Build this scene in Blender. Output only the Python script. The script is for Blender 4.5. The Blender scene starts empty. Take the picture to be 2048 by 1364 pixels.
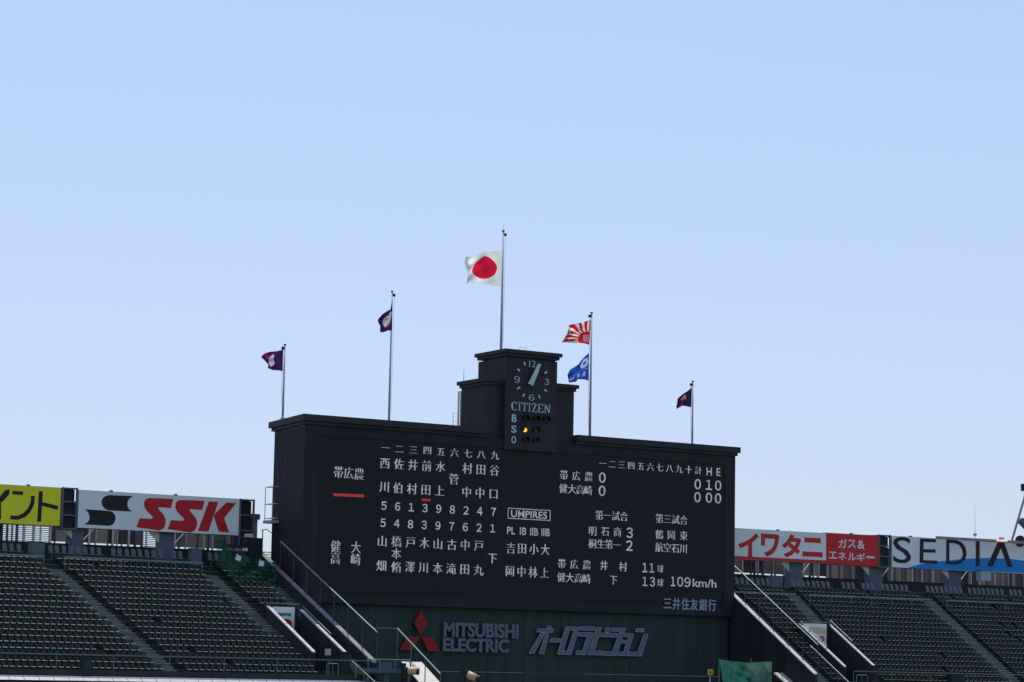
import bpy, bmesh, math, random
from mathutils import Vector, Matrix
from mathutils.geometry import tessellate_polygon
random.seed(7)
SC = bpy.context.scene
COL = SC.collection

# ------------------------------------------------------------------ camera
F = 5100.0            # focal length in pixels of the 2048 px wide photograph
TH = math.radians(31.6)
ROLL = .019
EYE = Vector((0, 0, 8.0))
pit = math.atan(664 / F)
fw = Vector((math.sin(TH) * math.cos(pit), math.cos(TH) * math.cos(pit), math.sin(pit)))
r0 = Vector((math.cos(TH), -math.sin(TH), 0)); u0 = r0.cross(fw)
ra = math.atan(ROLL)
rt = r0 * math.cos(ra) + u0 * math.sin(ra)
up = -r0 * math.sin(ra) + u0 * math.cos(ra)
cam = bpy.data.cameras.new('camera'); camo = bpy.data.objects.new('camera', cam); COL.objects.link(camo)
cam.sensor_width = 36; cam.lens = 36 * F / 2048; cam.clip_end = 6000; cam.clip_start = .5
m = Matrix((rt, up, -fw)).transposed().to_4x4(); m.translation = EYE
camo.matrix_world = m
SC.camera = camo

# ------------------------------------------------------------------ world, sun
SUN = Vector((.147, .42, 1)).normalized()
W = bpy.data.worlds.new('World'); SC.world = W; W.use_nodes = True
nt = W.node_tree; bg = nt.nodes['Background']
sky = nt.nodes.new('ShaderNodeTexSky'); sky.sky_type = 'NISHITA'; sky.sun_disc = False
sky.sun_elevation = math.asin(SUN.z); sky.sun_rotation = math.atan2(SUN.x, SUN.y)
sky.altitude = 0; sky.air_density = 1.2; sky.dust_density = .6; sky.ozone_density = 3.0
hs = nt.nodes.new('ShaderNodeHueSaturation'); hs.inputs['Saturation'].default_value = .8
nt.links.new(sky.outputs[0], hs.inputs['Color'])
wb = nt.nodes.new('ShaderNodeVectorMath'); wb.operation = 'MULTIPLY'; wb.inputs[1].default_value = (.745, .845, 1.07)   # camera white balance
gm_ = nt.nodes.new('ShaderNodeGamma'); gm_.inputs[1].default_value = .5     # a thin even haze flattens the sky
mu_ = nt.nodes.new('ShaderNodeVectorMath'); mu_.operation = 'SCALE'; mu_.inputs['Scale'].default_value = 3.0
nt.links.new(hs.outputs[0], gm_.inputs[0]); nt.links.new(gm_.outputs[0], mu_.inputs[0]); nt.links.new(mu_.outputs[0], wb.inputs[0]); nt.links.new(wb.outputs[0], bg.inputs[0])
bg.inputs[1].default_value = .11
sl = bpy.data.lights.new('sun', 'SUN'); sl.energy = 4.6; sl.angle = math.radians(.5); sl.color = (1, .96, .9)
so = bpy.data.objects.new('sun', sl); COL.objects.link(so)
so.rotation_euler = SUN.to_track_quat('Z', 'Y').to_euler(); so.location = (60, 200, 120)
SC.view_settings.view_transform = 'Standard'; SC.view_settings.look = 'None'
SC.view_settings.exposure = 0; SC.view_settings.gamma = 1
try: SC.view_settings.use_curve_mapping = False
except Exception: pass

# ------------------------------------------------------------------ measuring helpers: image point -> real point on a real plane
def ray(x, y): return fw + rt * ((x - 1024) / F) - up * ((y - 682) / F)
def onY(x, y, Y): d = ray(x, y); return EYE + d * (Y / d.y)
def onX(x, y, X): d = ray(x, y); return EYE + d * (X / d.x)
def onZ(x, y, Z): d = ray(x, y); return EYE + d * ((Z - EYE.z) / d.z)

# ------------------------------------------------------------------ materials
MATS = {}
def mat(name, col, rough=.7, var=.15, scale=3.0, bump=0, emit=None, es=0, spec=.3, metal=0, streak=False, coord='Object'):
    if name in MATS: return MATS[name]
    M = bpy.data.materials.new(name); M.use_nodes = True; t = M.node_tree; b = t.nodes['Principled BSDF']
    b.inputs['Roughness'].default_value = rough; b.inputs['Metallic'].default_value = metal
    b.inputs['Specular IOR Level'].default_value = spec
    if var > 0:
        tc = t.nodes.new('ShaderNodeTexCoord'); n = t.nodes.new('ShaderNodeTexNoise')
        n.inputs['Scale'].default_value = scale; n.inputs['Detail'].default_value = 5
        src = tc.outputs[coord]
        if streak:
            mp = t.nodes.new('ShaderNodeMapping'); mp.inputs['Scale'].default_value = (3, 3, .25)
            t.links.new(src, mp.inputs[0]); src = mp.outputs[0]
        t.links.new(src, n.inputs['Vector'])
        r = t.nodes.new('ShaderNodeMapRange'); r.inputs[1].default_value = .3; r.inputs[2].default_value = .7
        r.inputs[3].default_value = 1 - var; r.inputs[4].default_value = 1 + var
        t.links.new(n.outputs[0], r.inputs[0])
        mx = t.nodes.new('ShaderNodeVectorMath'); mx.operation = 'SCALE'; mx.inputs[0].default_value = col
        t.links.new(r.outputs[0], mx.inputs['Scale']); t.links.new(mx.outputs[0], b.inputs['Base Color'])
        if bump:
            bp = t.nodes.new('ShaderNodeBump'); bp.inputs['Strength'].default_value = bump; bp.inputs['Distance'].default_value = .02
            t.links.new(n.outputs[0], bp.inputs['Height']); t.links.new(bp.outputs[0], b.inputs['Normal'])
    else: b.inputs['Base Color'].default_value = (*col, 1)
    if emit:
        b.inputs['Emission Color'].default_value = (*emit, 1); b.inputs['Emission Strength'].default_value = es
    MATS[name] = M; return M
def uneven_emit(M, lo, hi, scale):
    t = M.node_tree; b = t.nodes['Principled BSDF']; n = t.nodes.new('ShaderNodeTexNoise'); n.inputs['Scale'].default_value = scale; n.inputs['Detail'].default_value = 3
    g = t.nodes.new('ShaderNodeNewGeometry'); t.links.new(g.outputs['Position'], n.inputs['Vector'])
    r = t.nodes.new('ShaderNodeMapRange'); r.inputs[1].default_value = .35; r.inputs[2].default_value = .65; r.inputs[3].default_value = lo; r.inputs[4].default_value = hi
    t.links.new(n.outputs[0], r.inputs[0]); t.links.new(r.outputs[0], b.inputs['Emission Strength'])
wall_m = mat('dark painted wall', (.033, .0275, .040), .75, .14, .5, streak=True)
cornice_m = mat('dark painted cornice', (.029, .027, .038), .7, .15, 1.2)
screen_m = mat('screen black', (.0085, .0065, .012), .6, .08, .3)
green_m = mat('dark green wall paint', (.029, .045, .045), .75, .2, .35, streak=True)
led_m = mat('lit screen characters', (.3, .3, .3), .6, 0, emit=(.80, .86, .90), es=.30)
ledred_m = mat('lit red screen bar', (.2, .02, .03), .6, 0, emit=(.75, .05, .06), es=.33)
uneven_emit(led_m, .17, .33, 2.3)
paint_m = mat('pale painted metal', (.5, .6, .68), .5, .08, 4)
logo_m = mat('grey blue raised letters', (.13, .14, .20), .5, .12, 3)
logored_m = mat('red raised emblem', (.30, .006, .012), .5, .08, 2)
bank_m = mat('slate grey letters', (.36, .39, .48), .5, .08, 3)
whitesign_m = mat('white sign panel', (.76, .78, .80), .5, .05, .6)
yellow_m = mat('yellow sign panel', (.80, .74, .02), .5, .05, .6)
blacksign_m = mat('black sign print', (.012, .011, .018), .5, 0)
redsign_m = mat('red sign print', (.55, .012, .022), .5, .04, 1)
red2_m = mat('vermilion sign print', (.60, .022, .025), .5, .05, 1)
blue_m = mat('blue sign print', (.006, .22, .62), .5, .05, 1)
rack_m = mat('grey blue painted steel', (.10, .12, .17), .6, .15, 2)
rackdark_m = mat('dark rack interior', (.02, .022, .03), .7, .1, 2)
column_m = mat('blue grey column', (.115, .14, .18), .7, .1, 1)
strut_m = mat('off white steel', (.62, .60, .56), .5, .1, 3)
pole_m = mat('grey metal flagpole', (.50, .47, .50), .45, .1, 4, spec=.5)
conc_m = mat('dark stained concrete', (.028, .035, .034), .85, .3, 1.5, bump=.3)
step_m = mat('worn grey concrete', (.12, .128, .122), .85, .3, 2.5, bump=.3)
cope_m = mat('pale glossy coping', (.46, .45, .45), .33, .10, 3, bump=.05, spec=.9)
seat_m = mat('dark green seat plastic', (.010, .020, .016), .45, .4, 2.2, spec=.35)
lipglint_m = mat('painted seat edge highlight', (.058, .068, .060), .45, .6, 1.3, spec=.5)  # paler than the seat: sun highlight painted into the colour
nose_m = mat('worn step nosing', (.085, .10, .10), .7, .4, 2)
stepglint_m = mat('painted step edge highlight', (.20, .215, .195), .8, .35, 3)  # paler than the step: lit tread edge painted into the colour
backseat_m = mat('grey seat shell', (.12, .13, .14), .5, .25, 2)
rail_m = mat('grey green painted rail', (.17, .24, .23), .4, .1, 4)
darkwall_m = mat('dark green grey wall', (.022, .029, .033), .8, .2, .7, streak=True)
rear_m = mat('brown grey rear panel', (.22, .165, .14), .8, .2, .8)
rear2_m = mat('tan rear panel', (.38, .30, .24), .8, .15, .8)
window_m = mat('dark window', (.03, .032, .04), .2, 0)
tan_m = mat('tan lens housing', (.62, .40, .26), .6, .08, 6)
black_m = mat('black equipment', (.014, .014, .018), .5, .1, 6)
steelblue_m = mat('steel blue platform paint', (.07, .11, .15), .6, .15, 3)
whitebox_m = mat('pale blue white card', (.62, .72, .85), .6, .03, 3)
grass_m = mat('field grass', (.05, .09, .03), .95, .35, .2)
sunwhite_m = mat('cream painted slab', (.58, .54, .48), .8, .06, 2)
amber_m = mat('lit amber lamp', (.6, .3, .02), .4, 0, emit=(1.0, .42, .03), es=1.5)
dimamber_m = mat('dim amber lamp', (.16, .10, .02), .4, 0)
redlamp_m = mat('unlit red lamp', (.05, .008, .01), .35, 0)
greenlamp_m = mat('unlit green lamp', (.008, .03, .015), .35, 0)
orange_m = mat('orange yellow plate', (.55, .30, .03), .6, .05, 4)

def netting(name, col, density):
    M = bpy.data.materials.new(name); M.use_nodes = True; t = M.node_tree; t.nodes.clear()
    o = t.nodes.new('ShaderNodeOutputMaterial'); tr = t.nodes.new('ShaderNodeBsdfTransparent')
    d = t.nodes.new('ShaderNodeBsdfDiffuse'); d.inputs[0].default_value = (*col, 1)
    tl = t.nodes.new('ShaderNodeBsdfTranslucent'); tl.inputs[0].default_value = (*col, 1)
    a = t.nodes.new('ShaderNodeMixShader'); a.inputs[0].default_value = .45
    t.links.new(d.outputs[0], a.inputs[1]); t.links.new(tl.outputs[0], a.inputs[2])
    n = t.nodes.new('ShaderNodeTexNoise'); n.inputs['Scale'].default_value = 1.2
    tc = t.nodes.new('ShaderNodeTexCoord'); t.links.new(tc.outputs['Object'], n.inputs['Vector'])
    r = t.nodes.new('ShaderNodeMapRange'); r.inputs[1].default_value = .3; r.inputs[2].default_value = .7
    r.inputs[3].default_value = density - .15; r.inputs[4].default_value = density + .15
    t.links.new(n.outputs[0], r.inputs[0])
    b = t.nodes.new('ShaderNodeMixShader'); t.links.new(r.outputs[0], b.inputs[0])
    t.links.new(tr.outputs[0], b.inputs[1]); t.links.new(a.outputs[0], b.inputs[2]); t.links.new(b.outputs[0], o.inputs[0])
    return M
net_m = netting('green net', (.008, .058, .040), .66)
net3_m = netting('teal green net', (.055, .24, .18), .74)
net2_m = netting('pale green net', (.14, .25, .21), .7)

# ------------------------------------------------------------------ mesh builder
class MB:
    def __init__(s): s.v = []; s.f = []; s.uv = None
    def box(s, x0, x1, y0, y1, z0, z1):
        b = len(s.v)
        s.v += [(x, y, z) for z in (z0, z1) for x, y in ((x0, y0), (x1, y0), (x1, y1), (x0, y1))]
        s.f += [tuple(b + i for i in q) for q in ((0, 3, 2, 1), (4, 5, 6, 7), (0, 1, 5, 4), (1, 2, 6, 5), (2, 3, 7, 6), (3, 0, 4, 7))]
        return s
    def hexa(s, pts):      # 4 bottom (ccw from above) + 4 top
        b = len(s.v); s.v += [tuple(p) for p in pts]
        s.f += [tuple(b + i for i in q) for q in ((0, 3, 2, 1), (4, 5, 6, 7), (0, 1, 5, 4), (1, 2, 6, 5), (2, 3, 7, 6), (3, 0, 4, 7))]
        return s
    def tube(s, pts, r, n=6, r2=None, cap=True):
        pts = [Vector(p) for p in pts]; b = len(s.v); k = len(pts)
        for i, p in enumerate(pts):
            d = (pts[min(i + 1, k - 1)] - pts[max(i - 1, 0)]).normalized()
            a = d.cross(Vector((0, 0, 1)) if abs(d.z) < .9 else Vector((1, 0, 0))).normalized(); c = d.cross(a)
            rr = r if r2 is None else r + (r2 - r) * i / (k - 1)
            for j in range(n):
                t = 2 * math.pi * (j + .5) / n; q = p + (a * math.cos(t) + c * math.sin(t)) * rr; s.v.append(tuple(q))
        for i in range(k - 1):
            for j in range(n):
                s.f.append((b + i * n + j, b + i * n + (j + 1) % n, b + (i + 1) * n + (j + 1) % n, b + (i + 1) * n + j))
        if cap: s.f += [tuple(b + j for j in range(n))[::-1], tuple(b + (k - 1) * n + j for j in range(n))]
        return s
    def beam(s, p, q, w, h):   # rectangular bar from p to q, width w (horizontal), height h
        p = Vector(p); q = Vector(q); d = (q - p).normalized(); a = d.cross(Vector((0, 0, 1)))
        a = a.normalized() if a.length > 1e-4 else Vector((1, 0, 0)); c = a.cross(d).normalized()
        P = []
        for e, g in ((-.5, -.5), (.5, -.5), (.5, .5), (-.5, .5)): P.append((e, g))
        b = len(s.v)
        for z in (p, q):
            for e, g in P: s.v.append(tuple(z + a * (e * w) + c * (g * h)))
        s.f += [tuple(b + i for i in t) for t in ((0, 3, 2, 1), (4, 5, 6, 7), (0, 1, 5, 4), (1, 2, 6, 5), (2, 3, 7, 6), (3, 0, 4, 7))]
        return s
    def plate(s, pts, depth):  # polygon given as (x, z) at y: [(x,y,z)...] all on one Y plane, extruded back by depth
        b = len(s.v); n = len(pts)
        tri = tessellate_polygon([[Vector((p[0], p[2], 0)) for p in pts]])
        s.v += [tuple(p) for p in pts] + [(p[0], p[1] + depth, p[2]) for p in pts]
        for t in tri: s.f.append(tuple(b + i for i in t)); s.f.append(tuple(b + n + i for i in t))
        for i in range(n): s.f.append((b + i, b + (i + 1) % n, b + n + (i + 1) % n, b + n + i))
        return s
    def build(s, name, material, parent=None, smooth=False, origin=None):
        o0 = Vector(origin) if origin is not None else Vector((0, 0, 0))
        if parent is not None: o0 = o0 + base_of(parent)
        me = bpy.data.meshes.new(name); me.from_pydata([tuple(Vector(p) - o0) for p in s.v], [], s.f)
        me.materials.append(material)
        bm = bmesh.new(); bm.from_mesh(me); bmesh.ops.recalc_face_normals(bm, faces=bm.faces); bm.to_mesh(me); bm.free()
        if smooth:
            for p in me.polygons: p.use_smooth = True
        o = bpy.data.objects.new(name, me); COL.objects.link(o)
        if parent is not None: o.parent = parent
        if origin is not None: o.location = origin
        return o
def base_of(o):
    v = Vector((0, 0, 0))
    while o is not None: v = v + Vector(o.location); o = o.parent
    return v
def tag(o, label=None, cat=None, group=None, kind=None):
    if label: o['label'] = label
    if cat: o['category'] = cat
    if group: o['group'] = group
    if kind: o['kind'] = kind
    return o
def thing(name, loc, label, cat, group=None, kind=None):
    o = bpy.data.objects.new(name, None); o.empty_display_size = .3; COL.objects.link(o); o.location = loc
    return tag(o, label, cat, group, kind)
def structure(name, mb, material): return tag(mb.build(name, material), kind='structure')

# ------------------------------------------------------------------ lettering
GC = {}
def glyph(text, weight=0.0, mincho=False, heavy=0.0):
    key = (text, weight, mincho, heavy)
    if key in GC: return GC[key]
    c = bpy.data.curves.new('lettering', 'FONT'); c.body = text; c.size = 1; c.fill_mode = 'BOTH'; c.resolution_u = 3; c.offset = weight + (0 if mincho else heavy)
    o = bpy.data.objects.new('lettering', c); COL.objects.link(o)
    dg = bpy.context.evaluated_depsgraph_get(); dg.update()
    me = bpy.data.meshes.new_from_object(o.evaluated_get(dg))
    V = [Vector((v.co.x, v.co.y)) for v in me.vertices]; Fc = [tuple(p.vertices) for p in me.polygons]
    COL.objects.unlink(o); bpy.data.objects.remove(o); bpy.data.curves.remove(c); bpy.data.meshes.remove(me)
    # signed area check, boundary normals
    if mincho:
        # text fills can carry duplicated points: merge by position for the normals
        idx = {}; rep = []
        for v in V:
            k = (round(v.x, 4), round(v.y, 4)); rep.append(idx.setdefault(k, len(idx)))
        pos = [None] * len(idx)
        for v, k in zip(V, rep): pos[k] = v
        ec = {}
        for f in Fc:
            a = sum(V[f[i]].x * V[f[(i + 1) % len(f)]].y - V[f[(i + 1) % len(f)]].x * V[f[i]].y for i in range(len(f)))
            g = [rep[i] for i in (f if a > 0 else f[::-1])]
            for i in range(len(g)):
                e = (g[i], g[(i + 1) % len(g)])
                if (e[1], e[0]) in ec: del ec[(e[1], e[0])]
                else: ec[e] = 1
        N = [Vector((0, 0)) for _ in pos]
        hx = [0.0] * len(pos); hy = [0.0] * len(pos)
        for a, b in ec:
            d = pos[b] - pos[a]
            if d.length < 1e-5: continue
            d.normalize(); n = Vector((d.y, -d.x))
            for k in (a, b):
                if abs(n.x) > abs(hx[k]): hx[k] = n.x
                if abs(n.y) > abs(hy[k]): hy[k] = n.y
        ax, ay = (.020, -.019) if mincho else (heavy, heavy)
        V = [Vector((v.x + ax * hx[k], v.y + ay * hy[k])) for v, k in zip(V, rep)]
    GC[key] = (V, Fc); return GC[key]
def letters(name, V, Fc, x0, z0, sx, sz, Y, depth, material, parent):
    mb = MB(); n = len(V)
    mb.v = [(x0 + v.x * sx, Y, z0 + v.y * sz) for v in V]
    mb.f = list(Fc)
    if depth:
        ec = {}
        for f in Fc:
            for i in range(len(f)):
                e = (f[i], f[(i + 1) % len(f)])
                if (e[1], e[0]) in ec: del ec[(e[1], e[0])]
                else: ec[e] = 1
        mb.v += [(x, Y + depth, z) for x, _, z in mb.v]
        mb.f += [tuple(n + i for i in f) for f in Fc] + [(a, b, n + b, n + a) for a, b in ec]
    return mb.build(name, material, parent)
def char_at(ch, px, py, h, Y, material, parent, name='screen_character', mincho=True, w=None, depth=0, weight=0):
    p = onY(px, py, Y); w = w or h
    cjk = ord(ch[0]) > 0x2E00
    if cjk:
        V, Fc = glyph(ch, 0, mincho, 0 if mincho else weight)
        return letters(name, V, Fc, p.x - .5 * w, p.z - .37 * h, w, h, Y, depth, material, parent)
    if ch.isdigit(): ch = chr(0xFF10 + int(ch))
    V, Fc = glyph(ch, 0, False, weight)
    xs = [v.x for v in V]; ys = [v.y for v in V]
    s = h / .74; cx = (min(xs) + max(xs)) / 2; cy = (min(ys) + max(ys)) / 2
    sx = s * (w / h)
    return letters(name, V, Fc, p.x - cx * sx, p.z - cy * s, sx, s, Y, depth, material, parent)
def text_box(text, a, b, Y, material, parent, name='lettering', weight=0, mincho=False, depth=0, shear=0):
    # a: image point at the left end of the base line, b: image point at the right end of the top line
    A = onY(*a, Y); B = onY(*b, Y)
    if text.isdigit() and len(text) == 1: text = chr(0xFF10 + int(text))
    V, Fc = glyph(text, 0, mincho, weight)
    xs = [v.x for v in V]; ys = [v.y for v in V]
    sx = (B.x - A.x) / (max(xs) - min(xs)); sz = (B.z - A.z) / (max(ys) - min(ys))
    return letters(name, V, Fc, A.x - min(xs) * sx, A.z - min(ys) * sz, sx, sz, Y, depth, material, parent)
def shape(polys, conv, Y, depth, material, parent, name):
    mb = MB()
    for pl in polys: mb.plate([onY(*conv(*p), Y) for p in pl], depth)
    return mb.build(name, material, parent)
def cv(s, x0, y0): return lambda x, y: (x0 + x / s, y0 + y / s)

YF = 155.0
# ================================================================== SETTING
gm = MB(); gm.v = [(-1500, -1500, 0), (2500, -1500, 0), (2500, 3000, 0), (-1500, 3000, 0)]; gm.f = [(0, 1, 2, 3)]
structure('ground', gm, grass_m)

# ================================================================== SCOREBOARD BUILDING
sb = thing('scoreboard', (97, 158, 0), 'huge dark scoreboard building with stepped clock tower and lit white player names', 'scoreboard')
XL, XR = 78.84, 115.30
ZC = 25.25
YB = 161.4
def trap(mb, xl, xr, y0, xlb, xrb, y1, z0, z1):
    return mb.hexa([(xl, y0, z0), (xr, y0, z0), (xrb, y1, z0), (xlb, y1, z0), (xl, y0, z1), (xr, y0, z1), (xrb, y1, z1), (xlb, y1, z1)])
trap(MB(), XL, XR, YF, XL + .95, XR - .9, YB, 12.48, ZC - .66).build('main_block', wall_m, sb)
# frame round the screen is proud of the block face, the screen sits between
mb = MB()
SXL, SXR, SZ0, SZ1 = 80.02, 114.35, 13.2, 23.9
fy0, fy1 = YF - .14, YF - .002
mb.box(XL + .004, SXL, fy0, fy1, 12.49, ZC - .661); mb.box(SXR, XR - .004, fy0, fy1, 12.49, ZC - .661)
mb.box(SXL + .002, SXR - .002, fy0, fy1, SZ1, ZC - .661); mb.box(SXL + .002, SXR - .002, fy0, fy1, 12.49, SZ0)
mb.build('screen_surround', mat('dark screen surround', (.018, .0175, .027), .7, .12, .6), sb)
scr = MB().box(SXL + .01, SXR - .01, YF - .10, YF - .004, SZ0 + .01, SZ1 - .01).build('screen', screen_m, sb)
# screen is made of cabinets: fine joints
mb = MB(); nxp = 18
for i in range(1, nxp):
    x = SXL + (SXR - SXL) * i / nxp; mb.box(x - .012, x + .012, YF - .104, YF - .1005, SZ0 + .05, SZ1 - .05)
for j in range(1, 6):
    z = SZ0 + (SZ1 - SZ0) * j / 6; mb.box(SXL + .05, SXR - .05, YF - .1035, YF - .1008, z - .012, z + .012)
mb.build('panel_joints', mat('panel joint', (.018, .019, .028), .6, 0), scr)
# green lower wall, set back
MB().box(XL + .15, XR - .25, YF + .32, YB - .3, 0, 12.478).build('lower_wall', green_m, sb)
# main cornice: two stepped bands
def cornice(xl, xr, y0, y1, z, h, over, splay=0):
    mb = MB()
    trap(mb, xl - over, xr + over, y0 - over, xl - over + splay, xr + over - splay, y1 + over, z - h, z)
    c = mb.build('cornice', cornice_m, sb)
    mb = MB(); trap(mb, xl - over * .45, xr + over * .45, y0 - over * .45, xl - over * .45 + splay, xr + over * .45 - splay, y1 + over * .45, z - h - .26, z - h - .001)
    mb.build('cornice_moulding', cornice_m, sb)
# main cornice interrupted by the tower front
TXL, TXR = 94.73, 99.08        # clock tower shaft
WXL, WXR = 93.5, 100.86        # wider stage
YT = 154.72
def mainc(a, b, al, bl):
    o1, o2 = .28, .12
    for o, z0, z1, nm in ((o1, ZC - .43, ZC, 'cornice'), (o2, ZC - .659, ZC - .431, 'cornice_moulding')):
        mb = MB()
        x0 = a - o if al else a; x1 = b + o if bl else b
        trap(mb, x0, x1, YF - o - .15, x0 + (.95 if al else 0), x1 - (.9 if bl else 0), YB + .2 + o, z0, z1)
        mb.build(nm, cornice_m, sb)
mainc(XL, WXL - .002, True, False); mainc(WXR + .002, XR, False, True)
MB().box(XL + 1.2, XR - 1.2, YF + .3, YB - .3, ZC - .655, 25.1).build('roof', conc_m, sb)
# clock tower, stage 1 (wide) and stage 2
MB().box(WXL, WXR, YT + .45, 158.85, 24.0, 28.45).build('tower_stage', wall_m, sb)
MB().box(TXL, TXR, YT, 158.6, 24.0 - .15, 30.45).build('tower_shaft', wall_m, sb)
def tcor(xl, xr, y0, y1, z):
    MB().box(xl - .27, xr + .27, y0 - .27, y1 + .27, z - .26, z).build('cornice', cornice_m, sb)
    MB().box(xl - .12, xr + .12, y0 - .12, y1 + .12, z - .48, z - .261).build('cornice_moulding', cornice_m, sb)
tcor(TXL + .02, TXR, YT, 158.5, 31.04)
MB().box(TXL + .1, TXR - .1, YT + .1, 157.8, 30.44, 30.98).build('tower_head', wall_m, sb)
MB().box(WXL + .1, WXR - .1, YT + .55, 158.75, 28.3, 28.88).build('stage_head', wall_m, sb)
for a, b, l in ((WXL, TXL - .004, 1), (TXR + .004, WXR, 0)):
    for o, z0, z1, nm in ((.27, 28.66, 28.92, 'cornice'), (.12, 28.44, 28.659, 'cornice_moulding')):
        MB().box(a - (o if l else 0), b + (0 if l else o), YT + .45 - o, 158.85 + o, z0, z1).build(nm, cornice_m, sb)
# vertical cladding ribs on the flanks, seams on the fronts
mb = MB()
for i in range(22):
    f = (i + .5) / 22; x = XL + .95 * f; y = YF + (YB - YF) * f; mb.box(x - .022, x + .1, y - .035, y + .035, 12.6, 24.4)
tag(mb.build('cladding_ribs', wall_m, sb), kind='stuff')
mb = MB()
for i in range(9):
    y = YT + .5 + .42 * i
    if y > 158.7: break
    mb.box(WXL - .015, WXL + .05, y - .02, y + .02, 25.1, 28.4)
    if y < 158.5: mb.box(TXL - .015, TXL + .05, y - .02, y + .02, 28.95, 30.45)
for z in (26.3, 27.6, 29.0): mb.box(TXL + .05, TXR - .05, YT - .006, YT - .001, z - .012, z + .012)
tag(mb.build('cladding_ribs', cornice_m, sb), kind='stuff')
mb = MB()
for z in (15.6, 18.3, 21.0):
    mb.box(XL + .006, SXL - .02, fy0 - .006, fy0 - .001, z - .012, z + .012); mb.box(SXR + .02, XR - .006, fy0 - .006, fy0 - .001, z - .012, z + .012)
for i in range(1, 14):
    x = XL + (XR - XL) * i / 14; mb.box(x - .01, x + .01, fy0 - .006, fy0 - .001, 12.52, SZ0 - .02)
tag(mb.build('panel_seams', cornice_m, sb), kind='stuff')
mb = MB()
for i in range(1, 12):
    x = XL + (XR - XL) * i / 12; mb.box(x - .02, x + .02, YF + .305, YF + .319, 1, 12.4)
tag(mb.build('wall_seams', darkwall_m, sb), kind='stuff')
# clock
zc = cv(5.456, 880, 660); YC = YT - .05
clock = MB(); 
cc = onY(*zc(1003, 560), YT - .01)
clk = MB().tube([(cc.x, YT - .012, cc.z), (cc.x, YT - .001, cc.z)], 1.55, 48).build('clock', wall_m, sb)
for t, a, b in (('12', (975, 402), (1045, 338)), ('9', (812, 573), (872, 508)), ('3', (1140, 597), (1190, 532)), ('6', (970, 768), (1030, 706))):
    text_box(t, zc(*a), zc(*b), YT - .07, paint_m, clk, 'numeral', weight=-.004, depth=.05)
for a, b in (((915, 350), (930, 387)), ((845, 427), (872, 447)), ((840, 645), (872, 624)), ((904, 728), (922, 696)), ((1075, 710), (1092, 746)), ((1134, 650), (1164, 671)), ((1140, 473), (1168, 454))):
    A = onY(*zc(*a), YT - .05); B = onY(*zc(*b), YT - .05); MB().beam(A, B, .06, .11).build('hour_mark', paint_m, clk)
shape([[(965, 583), (1012, 608), (1068, 470), (1078, 440), (1106, 374), (1072, 368)]], zc, YT - .38, .04, paint_m, clk, 'minute_hand')
shape([[(962, 583), (1014, 611), (1086, 441), (1080, 425), (1058, 418)]], zc, YT - .30, .04, paint_m, clk, 'hour_hand')
p = onY(*zc(990, 592), YT); MB().tube([(p.x, YT - .29, p.z), (p.x, YT - .013, p.z)], .09, 12).build('hand_spindle', black_m, clk)
# CITIZEN in roman capitals with serifs, drawn in a unit box per letter
def serif(strokes): return strokes
LET = {
 'C': [('arc', .5, .5, .42, .5, 40, 320)],
 'I': [(.5, 0, .5, 1, .26), ('h', .1, .9, 0), ('h', .1, .9, 1)],
 'T': [(.5, 0, .5, 1, .17), ('h', .28, .72, 0), ('H', 0, 1, 1), ('v', .02, .74, 1), ('v', .98, .74, 1)],
 'Z': [('H', .02, .98, 1), ('H', 0, 1, 0), (.88, 1, .14, 0, .2), ('v', .05, .74, 1), ('v', .97, 0, .26)],
 'E': [(.2, 0, .2, 1, .18), ('H', 0, .95, 1), ('H', 0, 1, 0), ('h', .2, .72, .5), ('v', .93, .74, 1), ('v', .98, 0, .26)],
 'N': [(.16, 0, .16, 1, .1), (.84, 0, .84, 1, .1), (.16, 1, .84, 0, .2), ('h', 0, .34, 0), ('h', 0, .3, 1), ('h', .66, 1, 1)]}
wd = [('C', .74), ('I', .36), ('T', .66), ('I', .36), ('Z', .66), ('E', .66), ('N', .80)]
A = onY(*zc(778, 876), YT - .06); B = onY(*zc(1208, 820), YT - .06)
tot = sum(w for _, w in wd) + .10 * 6; k = (B.x - A.x) / tot; zh = A.z; hh = .78
hh = .64; x = A.x
for ch, w in wd:
    mb = MB(); ww = w * k
    def P(u, v): return Vector((x + u * ww, YT - .05, zh + v * hh))
    for s in LET[ch]:
        if s[0] == 'arc':
            pts_o = []; pts_i = []
            for i in range(25):
                t = math.radians(s[5] + (s[6] - s[5]) * i / 24); c_, s_ = math.cos(t), math.sin(t)
                pts_o.append(P(.5 + .5 * c_, .5 + .5 * s_)); th = .24 if abs(s_) < .7 else .13
                th = .12 + .16 * max(0, -c_) ; pts_i.append(P(.5 + (.5 - th) * c_, .5 + (.5 - .07) * s_))
            mb.plate(pts_o + pts_i[::-1], .05)
            mb.plate([P(.86, .98), P(.92, .98), P(.92, .66), P(.86, .66)], .048)
        elif isinstance(s[0], str) and s[0] in 'hH':
            t = .055 if s[0] == 'h' else .08; v = s[3]
            v0 = v if v == 0 else v - t if v == 1 else v - t / 2
            mb.plate([P(s[1], v0), P(s[2], v0), P(s[2], v0 + t), P(s[1], v0 + t)], .046)
        elif s[0] == 'v':
            mb.plate([P(s[1] - .05, s[2]), P(s[1] + .05, s[2]), P(s[1] + .05, s[3]), P(s[1] - .05, s[3])], .044)
        else:
            h2 = s[4] / 2
            mb.plate([P(s[0] - h2, s[1]), P(s[0] + h2, s[1]), P(s[2] + h2, s[3]), P(s[2] - h2, s[3])], .05)
    mb.build('raised_letter', paint_m, sb)
    x += ww + .10 * k
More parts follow.
